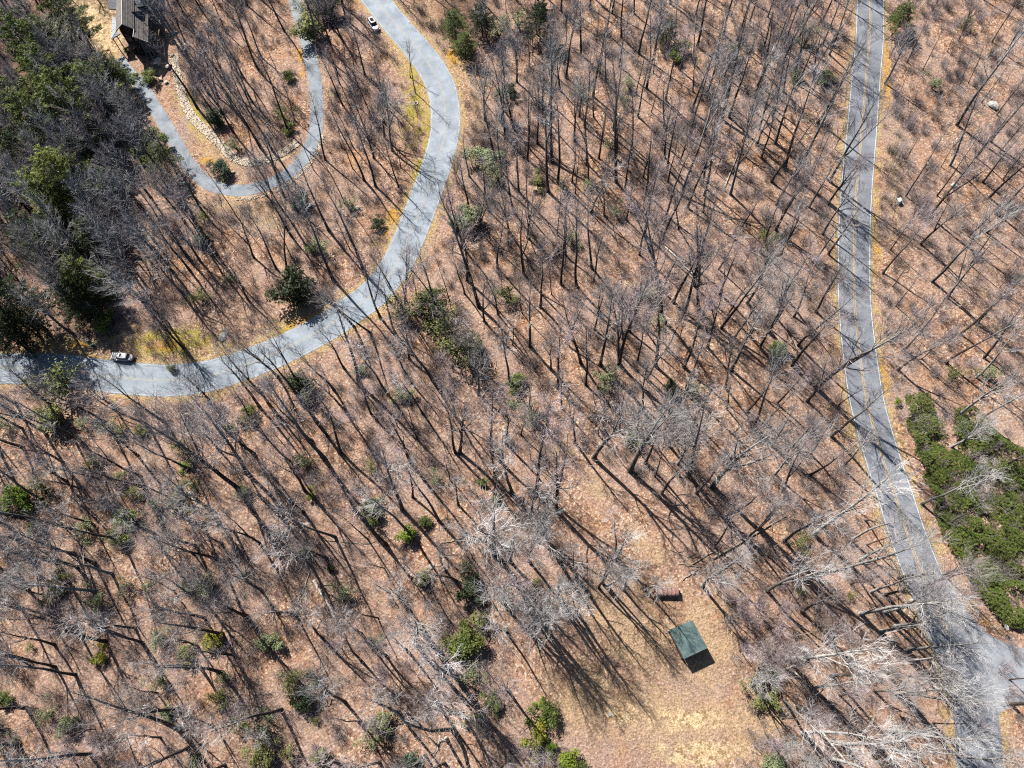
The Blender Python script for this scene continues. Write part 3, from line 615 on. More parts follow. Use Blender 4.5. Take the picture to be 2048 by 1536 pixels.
def joined(a, b, ma, mb_):
    """trunk mesh + crown mesh as one two-material mesh"""
    na_, nb = len(a.vertices), len(b.vertices)
    V = [tuple(v.co) for v in a.vertices] + [tuple(v.co) for v in b.vertices]
    F = [tuple(p.vertices) for p in a.polygons] + [tuple(i + na_ for i in p.vertices) for p in b.polygons]
    me = bpy.data.meshes.new('tree_kind'); me.from_pydata(V, [], F); me.materials.append(ma); me.materials.append(mb_)
    me.polygons.foreach_set('material_index', [0] * len(a.polygons) + [1] * len(b.polygons)); me.update(); return me
tpl = []; tkey = {}
for i, (a, b, H, st) in enumerate(VAR):
    for look in ('', 'grey', 'violet'):
        if st == 'dead': continue
        tkey.setdefault((st, look), []).append(len(tpl)); tpl.append(joined(a, b, BKM[look], TWM[look]))
items = []
for t in MASS:
    lk = t['look'] if t['look'] in ('', 'grey', 'violet') else ''
    i = R.choice(tkey[(t['st'], lk)]); H = {'tall': 20, 'broad': 18, 'slim': 16, 'bushy': 9}[t['st']]; k = t['h'] / H
    items.append((t['p'], orient(t['lean'], t['h'], R.random() * 6.28), (k ** .7, k ** .7, k), i))
if items: scatter('background_trees', items, tpl)

# ------------------------------------------------------------------ saplings (thin poles)
SAPV = []
for s in range(5):
    S, T = bare_tree(900 + s, H=8, r0=0.05, t0=.35, nl=9, spread=.17, wob=.02, cfg=dict(n=(0, 3, 3, 2)), tw=.009)
    m_ = MB(); m_.V = S.V[:]; m_.F = S.F[:]; m_.add(T.V, T.F); SAPV.append(m_.mesh('sapling', TW_V))
SAPT = TW_V
saps = []; c = 0
while len(saps) < 900 and c < 30000:
    c += 1; x = R.uniform(-135, 140); y = R.uniform(-20, 190); z = float(hgt(x, y)); px, py = proj((x, y, z))
    if px < -30 or px > 2080 or py < -40 or py > 1570: continue
    if any(inside(px, py, q) for q in CLEAR): continue
    if roadd(x, y) < 2.1: continue
    rt = px > 1770 and py < 800
    if not rt and R.random() < .55: continue
    saps.append(dict(p=Vector((x, y, z)), h=R.uniform(4, 9), look=R.choice(['brown', 'grey', 'brown']), rt=rt))
saps.sort(key=lambda s: (-s['h'] - (3 if s['rt'] else 0)))
si = saps[:290]
label_all(si, lambda s: 'slender leafless %s sapling' % ('grey' if s['look'] == 'grey' else 'brown'))
for s in si:
    o = link('sapling', R.choice(SAPV)); o.location = s['p']; k = s['h'] / 8; o.scale = (k, k, k)
    o.rotation_euler = orient(Vector((R.gauss(0, .08) * s['h'], R.gauss(0, .08) * s['h'])), s['h'], R.random() * 6.28)
    o.material_slots[0].link = 'OBJECT'; o.material_slots[0].material = TW_G if s['look'] == 'grey' else TW_V
    tag(o, s['label'], 'sapling', 'saplings among the bare trees')
scatter('sapling_understory', [(s['p'], orient(Vector((R.gauss(0, .1) * s['h'], R.gauss(0, .1) * s['h'])), s['h'], R.random() * 6.28), (s['h'] / 8,) * 3, R.randrange(5)) for s in saps[290:]], SAPV)

# ------------------------------------------------------------------ evergreens and shrubs
def leaf_cloud(n, rx, ry, rz, size, rng, lumps=9, shell=0.55, zoff=0.0):
    cs = [(rng.gauss(0, .42) * rx, rng.gauss(0, .42) * ry, rng.uniform(-.3, .6) * rz, rng.uniform(.35, .6)) for _ in range(lumps)]
    V = []; F = []
    for i in range(n):
        c = cs[rng.randrange(lumps)]; d = Vector((rng.gauss(0, 1), rng.gauss(0, 1), rng.gauss(0, 1))).normalized() * (rng.random() ** shell)
        p = Vector((c[0] + d.x * c[3] * rx, c[1] + d.y * c[3] * ry, max(-rz * .9, c[2] + d.z * c[3] * rz) + zoff))
        nrm = (d + Vector((rng.gauss(0, .5), rng.gauss(0, .5), .5 + rng.gauss(0, .5)))).normalized(); a = nrm.orthogonal().normalized(); a.rotate(Quaternion(nrm, rng.random() * 6.28)); b = nrm.cross(a)
        s = size * rng.uniform(.6, 1.4); k = len(V)
        V += [p - a * s, p + b * s * .45, p + a * s, p - b * s * .45]; F.append((k, k + 1, k + 2, k + 3))
    return V, F
SHV = []
for s in range(6):
    rng = random.Random(50 + s); V, F = leaf_cloud(2600, 1, 1, .8, .075, rng, lumps=8 + s, zoff=.75)
    lf = mesh_np('foliage', V, F, LEAF['green'])
    m_ = MB()
    for k in range(7):
        a = rng.random() * 6.28; m_.tube([(0, 0, -.1), (math.cos(a) * .3, math.sin(a) * .3, .5), (math.cos(a) * .65, math.sin(a) * .65, 1.2)], [.05, .03, .01], 4)
    SHV.append((lf, m_.mesh('stem', BARK_D)))
SHW = []
for s in range(3):    # wispy, half see-through bushes
    rng = random.Random(80 + s); V, F = leaf_cloud(1100, 1, 1, .9, .06, rng, lumps=12, shell=.8, zoff=.8)
    SHW.append((mesh_np('foliage', V, F, LEAF['soft']), SHV[s][1]))
SHRUBS = [(605,575,40,'dark'),(598,405,14,'bluegreen'),(430,240,20,'dark'),(440,335,18,'bluegreen'),(470,290,13,'soft'),(300,280,24,'green'),(575,150,12,'green'),(640,490,16,'soft'),(625,497,10,'green'),(755,445,12,'dark'),(700,405,14,'soft'),
 (1010,582,20,'olive'),(835,608,30,'olive'),(860,600,24,'green'),(800,628,22,'olive'),(885,648,32,'olive'),(925,688,36,'olive'),(958,700,20,'green'),(600,778,24,'dark'),(490,830,16,'green'),(462,858,9,'yellow'),(120,770,36,'olive'),(105,835,26,'olive'),(235,855,18,'olive'),(280,860,11,'yellow'),
 (360,890,16,'olive'),(370,930,11,'bright'),(380,965,16,'olive'),(487,985,14,'green'),(740,1020,22,'green'),(805,790,13,'soft'),(822,1070,20,'bright'),(848,1045,12,'green'),(25,995,26,'bright'),(78,980,22,'olive'),(268,985,13,'yellow'),(245,1038,20,'bright'),(110,1190,17,'green'),(122,1150,18,'olive'),
 (425,1275,20,'yellow'),(200,1315,14,'yellow'),(435,1390,20,'olive'),(3,1400,18,'green'),(935,1278,34,'green'),(912,1300,20,'olive'),(985,1402,20,'green'),(958,1440,18,'green'),(940,1345,24,'soft'),(1095,1425,22,'green'),(1088,1412,14,'bright'),(1072,1480,24,'yellow'),(1100,1500,14,'bright'),(1128,1525,24,'bright'),(1160,1545,22,'green'),
 (590,1368,28,'olive'),(610,1400,24,'dark'),(760,1450,22,'olive'),(740,1480,18,'soft'),(480,1450,20,'olive'),(520,1510,24,'olive'),(390,1525,14,'green'),(820,1518,20,'bluegreen'),(575,1500,18,'olive'),
 (1555,695,16,'bright'),(1540,475,20,'olive'),(1800,803,8,'bright'),(1385,780,16,'olive'),(1345,775,14,'dark'),(1030,765,17,'green'),(1025,810,7,'bright'),(1300,585,16,'soft'),(1145,480,14,'soft'),(1260,165,13,'soft'),(1360,95,15,'bright'),(1352,112,10,'yellow'),(1075,360,13,'olive'),(1130,372,12,'olive'),(1158,182,14,'olive'),(968,312,20,'soft'),(985,345,16,'olive'),(930,435,20,'soft'),(928,412,12,'olive'),(1615,72,18,'olive'),(1592,152,10,'olive'),(1905,745,14,'olive'),(1975,745,16,'soft'),(1935,50,12,'olive'),(1870,165,12,'soft'),(1520,1370,26,'olive'),(1545,1345,20,'soft'),(1535,1400,18,'olive'),
 (630,55,26,'olive'),(650,20,26,'dark'),(610,20,18,'olive'),(570,230,16,'olive'),(575,255,12,'green'),(212,590,18,'olive'),(215,640,20,'green'),(395,590,17,'olive'),(395,480,10,'bright'),(410,478,8,'green'),(350,470,10,'olive'),(252,100,6,'bright'),(295,150,15,'green'),(160,850,14,'soft'),(180,925,13,'olive'),(75,1050,18,'green'),(305,1010,14,'soft'),(190,845,9,'green'),(610,920,16,'soft'),(660,1140,10,'dark'),(540,1290,18,'soft'),(940,1170,26,'dark'),(1075,1160,8,'olive'),(845,1160,14,'soft'),(965,965,9,'green'),(875,960,12,'soft'),(625,990,10,'yellow'),(955,30,12,'green'),(1000,185,16,'soft'),(1020,180,12,'dark'),(1250,200,12,'soft'),(455,555,12,'soft'),(345,740,8,'olive'),(720,740,9,'soft'),(1600,1180,10,'olive'),(1700,1190,9,'olive')]
CW = {'dark': 'dark green', 'green': 'mid green', 'bright': 'lime green', 'yellow': 'yellow green', 'olive': 'olive', 'soft': 'wispy grey green', 'bluegreen': 'bluish green'}
for _ in range(400):
    px, py = R.uniform(0, 2048), R.uniform(0, 1536); g = G(px, py); zone = (px < 760 and py > 800) or (px < 450 and py < 650) or (880 < px < 1250 and py < 450) or (R.random() < .25)
    if len(SHRUBS) > 178 or px > 1740 or not zone or roadd(g.x, g.y) < 2 or any(inside(px, py, q) for q in CLEAR) or any(math.hypot(px - q[0], py - q[1]) < 34 for q in SHRUBS): continue
    SHRUBS.append((px, py, R.uniform(9, 22), R.choice(['soft', 'soft', 'olive'])))
shr = []
for px, py, r, k in SHRUBS:
    g = G(px, py); rm = (1.5 if k in ('soft', 'olive') else 1.3) * r / FPX * (CAMH / 0.95) * (1.0 + (768 - py) / 2600) ; hh = rm * .75
    q = P(px, py, hh); g = Vector((q.x, q.y, float(hgt(q.x, q.y)))); shr.append(dict(p=g, r=rm, k=k, px=px, py=py))
label_all(shr, lambda s: '%s %s shrub' % ('small' if s['r'] < 1.3 else ('large' if s['r'] > 2.4 else 'rounded'), CW[s['k']]))
for s in shr:
    vs_ = SHW if s['k'] in ('soft', 'olive') and R.random() < .7 else SHV
    lf, stm = R.choice(vs_); e = empty('shrub', s['p'], s['label'], 'shrub', 'evergreen shrubs under the bare trees', rz=R.random() * 6.28)
    e.scale = (s['r'] * 1.0, s['r'] * R.uniform(.8, 1), s['r'] * .9)
    o = link('foliage', lf, e); o.material_slots[0].link = 'OBJECT'; o.material_slots[0].material = LEAF[s['k']]
    link('stem', stm, e)

# pines
def pine(seed, H=22):
    rng = random.Random(seed); S = MB(); V = []; F = []
    pts = [(rng.gauss(0, .08) * i, rng.gauss(0, .08) * i, H * i / 8 - (.3 if i == 0 else 0)) for i in range(9)]
    S.tube(pts, [.3 * (1 - i / 8.6) + .02 for i in range(9)], 7)
    z = H * .25; k = 0
    while z < H * .98:
        u = (z - H * .25) / (H * .75); L = H * .27 * (1 - u) ** .6 * rng.uniform(.75, 1.2) + .4; az = k * 2.4 + rng.random() * .6; k += 1
        i = min(int(z / H * 8), 7); base = Vector(pts[i]).lerp(Vector(pts[i + 1]), z / H * 8 - i)
        dirv = Vector((math.cos(az), math.sin(az), .18 - .25 * (1 - u))); tip = base + dirv * L; mid = base.lerp(tip, .5) + Vector((0, 0, -.1 * L))
        S.tube([base, mid, tip + Vector((0, 0, .1 * L))], [.06, .035, .01], 4)
        side = Vector((-dirv.y, dirv.x, 0))
        for j in range(int(22 + L * 14)):
            s = rng.uniform(.25, 1.02); wdt = (1.08 - s) * .5 * L * rng.uniform(-1, 1) + rng.gauss(0, .12)
            p = base.lerp(tip, s) + side * wdt + Vector((0, 0, rng.gauss(0, .16) + .1 * s * L - .15 * L * s * (1 - s)))
            for q in range(3):
                d = (dirv * .7 + side * rng.gauss(0, .7) + Vector((0, 0, rng.gauss(.15, .4)))).normalized(); sz = rng.uniform(.16, .34)
                a = d * sz; b = d.orthogonal().normalized(); b.rotate(Quaternion(d, rng.random() * 6.28)); b = b * sz * .28; n = len(V)
                pp = p + Vector((rng.gauss(0, .12), rng.gauss(0, .12), rng.gauss(0, .1)))
                V += [pp - a, pp + b, pp + a, pp - b]; F.append((n, n + 1, n + 2, n + 3))
        z += rng.uniform(.22, .42)
    return S.mesh('trunk', BARK_D, True), mesh_np('needles', V, F, LEAF['pine'])
PV = [pine(11), pine(12), pine(13)]
pines = [dict(tip=t, h=h, k=k) for t, h, k in [((70, 300), 21, 'pine'), ((110, 345), 14, 'pine'), ((40, 90), 22, 'green'), ((95, 140), 20, 'green'), ((150, 120), 17, 'green'), ((195, 105), 12, 'green'), ((20, 180), 21, 'green'), ((110, 195), 18, 'green'), ((60, 200), 16, 'dark'), ((10, 30), 21, 'green'),
         ((8, 622), 11, 'green'), ((95, 435), 10, 'green'), ((120, 520), 14, 'green'), ((120, 570), 12, 'dark'), ((300, 290), 10, 'green'), ((20, 430), 18, 'dark'), ((905, 20), 9, 'green'), ((925, 65), 8, 'green'), ((1820, 8), 8, 'green'), ((1340, 40), 7, 'dark'), ((1080, 5), 11, 'dark'), ((-30, 640), 14, 'dark'), ((0, 250), 20, 'dark'), ((130, 260), 15, 'dark'), ((150, 440), 12, 'dark'), ((60, 470), 16, 'dark'), ((60, 30), 20, 'green'), ((85, 170), 21, 'green'), ((40, 340), 18, 'pine'), ((100, 300), 17, 'pine'), ((160, 150), 14, 'green'), ((200, 135), 10, 'green'), ((960, 10), 9, 'dark'), ((150, 330), 14, 'dark'), ((80, -40), 22, 'green'), ((-60, 120), 22, 'green'), ((-70, 300), 20, 'dark'), ((-40, 560), 20, 'dark')]]
for p in pines: p['p'] = by_tip(p['tip'][0], p['tip'][1], p['h'])
label_all(pines, lambda s: ('tall ' if s['h'] > 15 else 'short ') + {'pine': 'sunlit yellow green', 'green': 'green', 'dark': 'dark green'}[s['k']] + ' evergreen')
for p in pines:
    a, b = R.choice(PV); e = empty('pine_tree', p['p'], p['label'], 'tree', 'evergreen trees among the bare woods', rz=R.random() * 6.28); k = p['h'] / 22; kk = 1.18 * k ** .7
    e.scale = (kk, kk, k); link('trunk', a, e); o = link('needles', b, e); o.material_slots[0].link = 'OBJECT'; o.material_slots[0].material = LEAF[p['k']]

# thicket on the right: rosettes of leathery leaves nobody could count
THK = [[(1815, 785), (1850, 790), (1880, 840), (1900, 905), (1950, 850), (2000, 860), (2060, 900), (2060, 1260), (2010, 1250), (1960, 1190), (1905, 1100), (1880, 1060), (1865, 1000), (1845, 930), (1820, 860)],
       [(1910, 820), (1960, 810), (1985, 850), (1950, 890), (1905, 870)]]
V = []; F = []; rng = random.Random(5); nros = 0
xs = [G(*q) for q in THK[0]]; lo = (min(v.x for v in xs), min(v.y for v in xs)); hi = (max(v.x for v in xs), max(v.y for v in xs))
mounds = [(rng.uniform(lo[0], hi[0]), rng.uniform(lo[1], hi[1]), rng.uniform(1.4, 2.6), rng.uniform(1.2, 2.6)) for _ in range(150)]
while nros < 15000:
    x = rng.uniform(lo[0], hi[0]); y = rng.uniform(lo[1], hi[1]); z0 = float(hgt(x, y)); px, py = proj((x, y, z0 + 1.2))
    if not any(inside(px, py, q) for q in THK): continue
    top = 0.3
    for mx_, my_, mr_, mh_ in mounds:
        d2 = ((x - mx_) ** 2 + (y - my_) ** 2) / mr_ ** 2
        if d2 < 1: top = max(top, mh_ * math.sqrt(1 - d2) + .4)
    nros += 1
    if math.sin(x * .8 + 2 * math.sin(y * .5)) + math.sin(y * .9 + x * .3) > (1.6 if px < 1930 else .9) and rng.random() < .85: continue
    z = z0 + top * (rng.random() ** .35)
    for k in range(6):
        a = k * 1.047 + rng.random() * .5; L = rng.uniform(.16, .3); d = Vector((math.cos(a), math.sin(a), rng.uniform(-.35, .35))); s_ = Vector((-d.y, d.x, 0)) * .055; p = Vector((x, y, z)); n = len(V)
        V += [p, p + d * L * .55 + s_, p + d * L, p + d * L * .55 - s_]; F.append((n, n + 1, n + 2, n + 3))
m_th = mat('thicket_leaf', (0.155, 0.19, 0.03), rough=0.45, col2=(0.045, 0.075, 0.018), scale=2.6, trans=.2, spec=.5)
o = link('rhododendron_thicket', mesh_np('thicket', V, F, m_th)); tag(o, 'dense glossy dark green thicket beside the right verge of the marked road', 'thicket', kind='stuff')

# ------------------------------------------------------------------ forest floor detail (stuff)
def on_floor(n, ok, seed):
    rng = random.Random(seed); out = []; c = 0
    while len(out) < n and c < n * 12:
        c += 1; x = rng.uniform(-140, 145); y = rng.uniform(-22, 190); z = float(hgt(x, y)); px, py = proj((x, y, z))
        if -40 < px < 2090 and -40 < py < 1580 and ok(x, y, px, py, rng): out.append((x, y, z, px, py))
    return out
rng = random.Random(3); mb1, mb2 = [], []
V = []; F = []
def stick(V, F, p, d, L, r, rng):
    d = d.normalized(); a = d.orthogonal().normalized() * r; b = d.cross(a).normalized() * r; n = len(V); e = p + d * L; m = p + d * L * .5 + Vector((rng.gauss(0, .05), rng.gauss(0, .05), rng.gauss(0, .02))) * L
    V += [p + a, p - a * .5 + b * .87, p - a * .5 - b * .87, m + a * .7, m - a * .35 + b * .6, m - a * .35 - b * .6, e]
    F += [(n, n + 1, n + 4, n + 3), (n + 1, n + 2, n + 5, n + 4), (n + 2, n, n + 3, n + 5), (n + 3, n + 4, n + 6), (n + 4, n + 5, n + 6), (n + 5, n + 3, n + 6)]
for x, y, z, px, py in on_floor(9000, lambda x, y, px, py, g: roadd(x, y) > 1.2 and (at_grid(tan, x, y) + at_grid(cream, x, y) < .4 or g.random() < .15), 21):
    a = rng.random() * 6.28; L = rng.choice((.6, .9, 1.4, 2.4)) * rng.uniform(.7, 1.3); stick(V, F, Vector((x, y, z + .05)), Vector((math.cos(a), math.sin(a), rng.uniform(0, .12))), L, rng.uniform(.01, .028), rng)
tag(link('fallen_twigs', mesh_np('twigs', V, F, mat('fallen_wood', (0.3, 0.24, 0.2), col2=(0.5, 0.43, 0.37), scale=.7))), kind='stuff')
# low brush: clumps of thin upright stems
BR = []
for s in range(5):
    r2 = random.Random(300 + s); V = []; F = []
    for k in range(46):
        a = r2.random() * 6.28; rr = r2.random() * .6; p = Vector((math.cos(a) * rr, math.sin(a) * rr, -.02)); d = Vector((math.cos(a) * .55 * r2.random(), math.sin(a) * .55 * r2.random(), 1)); L = r2.uniform(.9, 2.1)
        stick(V, F, p, d, L, .011, r2)
        for q in range(2): stick(V, F, p + d.normalized() * L * r2.uniform(.3, .7), d + Vector((r2.gauss(0, .6), r2.gauss(0, .6), 0)), L * .4, .007, r2)
    BR.append(mesh_np('brush', V, F, TW_V if s % 2 else TW_B))
br = []
def okb(x, y, px, py, g):
    if roadd(x, y) < 2.0 or any(inside(px, py, q) for q in CLEAR[:2]) : return False
    u = math.sin(x * .13 + 2 * math.sin(y * .07)) + math.sin(y * .17 + x * .05)
    return g.random() < (.75 if u > 0 else .3)
for x, y, z, px, py in on_floor(5200, okb, 22): br.append(((x, y, z), (0, 0, rng.random() * 6.28), (rng.uniform(.8, 1.7),) * 3, rng.randrange(5)))
scatter('undergrowth', br, BR)
# leaf drifts: small curled leaves, real geometry close to the ground
V = []; F = []
for x, y, z, px, py in on_floor(26000, lambda x, y, px, py, g: roadd(x, y) > -.5 and (roadd(x, y) > .1 or g.random() < .5), 23):
    a = rng.random() * 6.28; s = rng.uniform(.06, .15); c_, s_ = math.cos(a) * s, math.sin(a) * s; n = len(V); t = rng.uniform(.02, .12)
    V += [(x - c_, y - s_, z + .02), (x + s_ * .6, y - c_ * .6, z + t), (x + c_, y + s_, z + .03), (x - s_ * .6, y + c_ * .6, z + t * .6)]; F.append((n, n + 1, n + 2, n + 3))
tag(link('fallen_leaves', mesh_np('leaves', V, F, mat('dry_leaf', (0.42, 0.24, 0.13), col2=(0.66, 0.5, 0.36), scale=.9))), kind='stuff')
# grass tufts on the verges and the lawn
V = []; F = []
for x, y, z, px, py in on_floor(15000, lambda x, y, px, py, g: roadd(x, y) > .15 and (at_grid(grass, x, y) > .25 or at_grid(tan, x, y) > .3), 24):
    for k in range(3):
        a = rng.random() * 6.28; L = rng.uniform(.12, .3); d = Vector((math.cos(a) * .6, math.sin(a) * .6, 1)) * L; p = Vector((x + rng.gauss(0, .08), y + rng.gauss(0, .08), z)); n = len(V); wv = Vector((-math.sin(a), math.cos(a), 0)) * .03
        V += [p + wv, p - wv, p + d]; F.append((n, n + 1, n + 2))
tag(link('dry_grass', mesh_np('grass', V, F, mat('dry_grass_blade', (0.42, 0.31, 0.12), col2=(0.5, 0.4, 0.2), scale=.5))), kind='stuff')

# ------------------------------------------------------------------ fallen logs
LOGS = [((1089,242),(1117,266),.2,'W','short white barkless log lying in the upper middle woods'),((1322,486),(1403,567),.22,'W','long pale fallen trunk lying in the centre of the woods'),((628,1160),(683,1257),.3,'W','bright split barkless log lying in the lower left woods'),((622,1142),(592,1212),.1,'W','thin pale log leaning beside the bright split log'),
 ((1357,1128),(1402,1135),.12,'P','pale straight log across the end of the log pile'),((1336,1098),(1385,1117),.1,'P','thin broken log at the upper left of the log pile'),((1365,1160),(1397,1138),.12,'P','short log at the lower left of the log pile'),((1380,1130),(1440,1098),.14,'P','longer brown log on the right side of the log pile'),((1425,1118),(1540,1050),.22,'P','long sawn fallen trunk right of the log pile with bright cut end'),
 ((378,985),(411,1037),.14,'W','pale fallen log in the left woods under the bent trees'),((882,1086),(926,1077),.13,'P','pale short log left of the huge pale crown'),((640,1080),(738,1088),.12,'P','slim grey fallen trunk in the lower middle woods'),((1770,537),(1812,548),.06,'W','thin pale pole lying right of the marked road'),((1450,375),(1478,300),.16,'W','pale broken trunk standing left of the marked road'),
 ((1573,1030),(1500,1075),.15,'P','grey fallen limb above the long sawn trunk'),((790,1450),(830,1440),.1,'P','short pale log at the bottom middle of the woods'),((20,1290),(25,1320),.12,'W','pale upright log piece at the lower left edge'),((1100,1035+230),(1120,1270),.06,'P','small stick on the lawn left of the shed')]
BARK_L = mat('log_bark', (0.4, 0.3, 0.22), col2=(0.26, 0.2, 0.16), scale=3, bump=.4)
for (a, b, r, k, lab) in LOGS:
    A, B = G(*a), G(*b); d = (B - A); n = 5; rg = random.Random(int(a[0])); c = (A + B) / 2
    e = empty('fallen_log', A, lab, 'log', 'fallen logs on the forest floor'); m_ = MB()
    pts = [Vector((d.x * i / n, d.y * i / n, d.z * i / n + r * .9)) + Vector((rg.gauss(0, .08), rg.gauss(0, .08), 0)) for i in range(n + 1)]
    m_.tube(pts, [r * (1 - .08 * i) for i in range(n + 1)], 8, cap=True); link('log', m_.mesh('log', BARK_W if k == 'W' else BARK_L, True), e)
    if d.length > 4:
        m2 = MB()
        for q in range(4):
            i = rg.randrange(2, n + 1); an = math.atan2(d.y, d.x) + rg.choice((-1, 1)) * rg.uniform(.4, .9); L = rg.uniform(1, 2.4)
            m2.tube([pts[i], pts[i] + Vector((math.cos(an) * L * .6, math.sin(an) * L * .6, .15)), pts[i] + Vector((math.cos(an + .2) * L, math.sin(an + .2) * L, .05))], [.07, .045, .015], 5)
        link('branch', m2.mesh('branch', BARK_W if k == 'W' else BARK_L), e)

# ------------------------------------------------------------------ rocks
def rock_mesh(seed, m):
    bm = bmesh.new(); bmesh.ops.create_icosphere(bm, subdivisions=2, radius=1); rg = random.Random(seed); ax = [Vector((rg.gauss(0, 1), rg.gauss(0, 1), rg.gauss(0, 1))).normalized() for _ in range(9)]; cut = [rg.uniform(.55, .9) for _ in ax]
    for v in bm.verts:
        for a, c_ in zip(ax, cut):
            k = v.co.dot(a)
            if k > c_: v.co -= a * (k - c_)
        v.co += Vector((rg.gauss(0, .03), rg.gauss(0, .03), rg.gauss(0, .03))); v.co.z *= .7
    me = bpy.data.meshes.new('rock'); bm.to_mesh(me); bm.free(); me.materials.append(m); return me
RK = [rock_mesh(i, ROCK) for i in range(6)]; RKG = [rock_mesh(i + 20, ROCKG) for i in range(2)]
BOUL = [(318,128,1.5,'tan flat boulder below the house wall at the top of the stone strip'),(338,135,1.1,'square tan boulder beside the flat boulder near the house'),(272,150,.7,'small pale rock beside the driveway near the house'),(322,160,.7,'pale rock heaped in the bed below the house'),(333,166,.6,'lowest dark tan rock of the bed below the house'),(312,150,.6,'small rock at the left of the bed below the house'),(345,112,.7,'rock at the very top of the pale stone strip'),(285,147,.5,'tiny pale rock between driveway and house bed'),
        (467,345,.5,'small white rock below the dark shrub inside the hairpin')]
for px, py, r, lab in BOUL:
    o = link('boulder', R.choice(RK)); g = G(px, py); o.location = (g.x, g.y, g.z + r * .3); o.scale = (r, r * R.uniform(.6, .9), r); o.rotation_euler = (0, 0, R.random() * 6.28); tag(o, lab, 'rock', 'boulders around the house garden')
for px, py, r, lab in [(445,675,1.2,'flat grey rock at the verge where the pale road starts to bend'),(1985,213,1.6,'large grey rock under the trees at the right edge'),(1908,372,.9,'grey angular rock in the saplings right of the marked road'),(1386,1146,.55,'round grey stump sized rock beside the log pile'),(862,1133,.7,'pale tan rock left of the huge pale crown'),(715,418,.8,'small grey rock on the bank left of the pale road'),(1220,1430,.45,'small white rock on the lawn beside the long shadow'),(1012,1095,1.3,'rounded grey boulder right of the huge dark trunk')]:
    o = link('rock', R.choice(RKG)); g = G(px, py); o.location = (g.x, g.y, g.z + r * .25); o.scale = (r, r * .7, r * .8); o.rotation_euler = (0, 0, R.random() * 6.28); tag(o, lab, 'rock')
# stone strips: joined rubble nobody could count
def rubble(name, line, width, n, r0, r1, seed):
    pl = dens(smooth(line_px(line), 6), .3); rg = random.Random(seed); items = []
    for _ in range(n):
        i = rg.randrange(1, len(pl) - 1); d = (pl[i + 1] - pl[i - 1]).normalized(); o = rg.uniform(-.5, .5) * width; x = pl[i].x - d.y * o; y = pl[i].y + d.x * o; s = rg.uniform(r0, r1)
        items.append(((x, y, float(hgt(x, y)) + s * .25), (rg.gauss(0, .3), rg.gauss(0, .3), rg.random() * 6.28), (s, s * rg.uniform(.6, 1), s * .8), rg.randrange(6)))
    return scatter(name, items, RK)
rubble('stone_strip', [(348,108),(354,150),(366,195),(385,235),(412,262),(440,288),(466,314),(500,326),(540,318),(575,300),(598,282)], 2.1, 4200, .12, .32, 1)
rubble('driveway_edge_stones', [(470,398),(510,395),(560,378),(600,350),(630,312),(648,270)], .9, 420, .1, .26, 2)
rubble('driveway_side_stones', [(268,195),(285,220),(300,246)], .8, 150, .1, .25, 3)

# ------------------------------------------------------------------ shed with green sheet roof
def build_shed():
    r = [P(1338,1260,2.1), P(1385,1240,2.1), P(1415,1296,3.1), P(1368,1318,3.1)]
    z0 = float(hgt(r[0].x, r[0].y)); c = sum(r, Vector()) / 4; e = empty('shed', Vector((c.x, c.y, z0)), 'open sided shed with flat dark green sheet roof on the tan lawn', 'shed')
    q = [v - Vector((c.x, c.y, z0)) for v in r]
    m_green = mat('green_roof_sheet', (0.035, 0.075, 0.078), rough=.55, col2=(0.075, 0.125, 0.12), scale=.9, spec=.5)
    n = 10
    for i in range(n):
        a = q[0].lerp(q[1], i / n + .002); b = q[0].lerp(q[1], (i + 1) / n - .002); c2 = q[3].lerp(q[2], (i + 1) / n - .002); d = q[3].lerp(q[2], i / n + .002)
        mb = MB(); mb.slab([a, d, c2, b], .04); l = link('roof_sheet', mb.mesh('roof_sheet', m_green), e)
        mb = MB(); mb.tube([a + Vector((0, 0, .02)), d + Vector((0, 0, .02))], [.03, .03], 5); link('seam', mb.mesh('seam', m_green), l)
    wood = mat('shed_timber', (0.13, 0.09, 0.06), col2=(0.2, 0.15, 0.1), scale=4)
    cen = sum(q, Vector()) / 4
    ins = [v.lerp(Vector((cen.x, cen.y, v.z)), .08) for v in q]
    for v in ins:
        mb = MB(); mb.box((v.x, v.y, (v.z - .06) / 2 - .2), (.16, .16, v.z + .3), rz=.4); link('post', mb.mesh('post', wood), e)
    for a, b in ((0, 1), (1, 2), (2, 3), (3, 0)):
        mb = MB(); mb.tube([ins[a] - Vector((0, 0, .14)), ins[b] - Vector((0, 0, .14))], [.07, .07], 4); link('beam', mb.mesh('beam', wood), e)
    for a, b in ((0, 1), (3, 0)):
        for j in range(8):
            z = .12 + j * .22; A = ins[a]; B = ins[b]; mb = MB(); mb.slab([Vector((A.x, A.y, z + .1)), Vector((B.x, B.y, z + .1)), Vector((B.x, B.y, z - .1)), Vector((A.x, A.y, z - .1))], .03, (.5, .5, 0)); link('wall_board', mb.mesh('wall_board', wood), e)
build_shed()

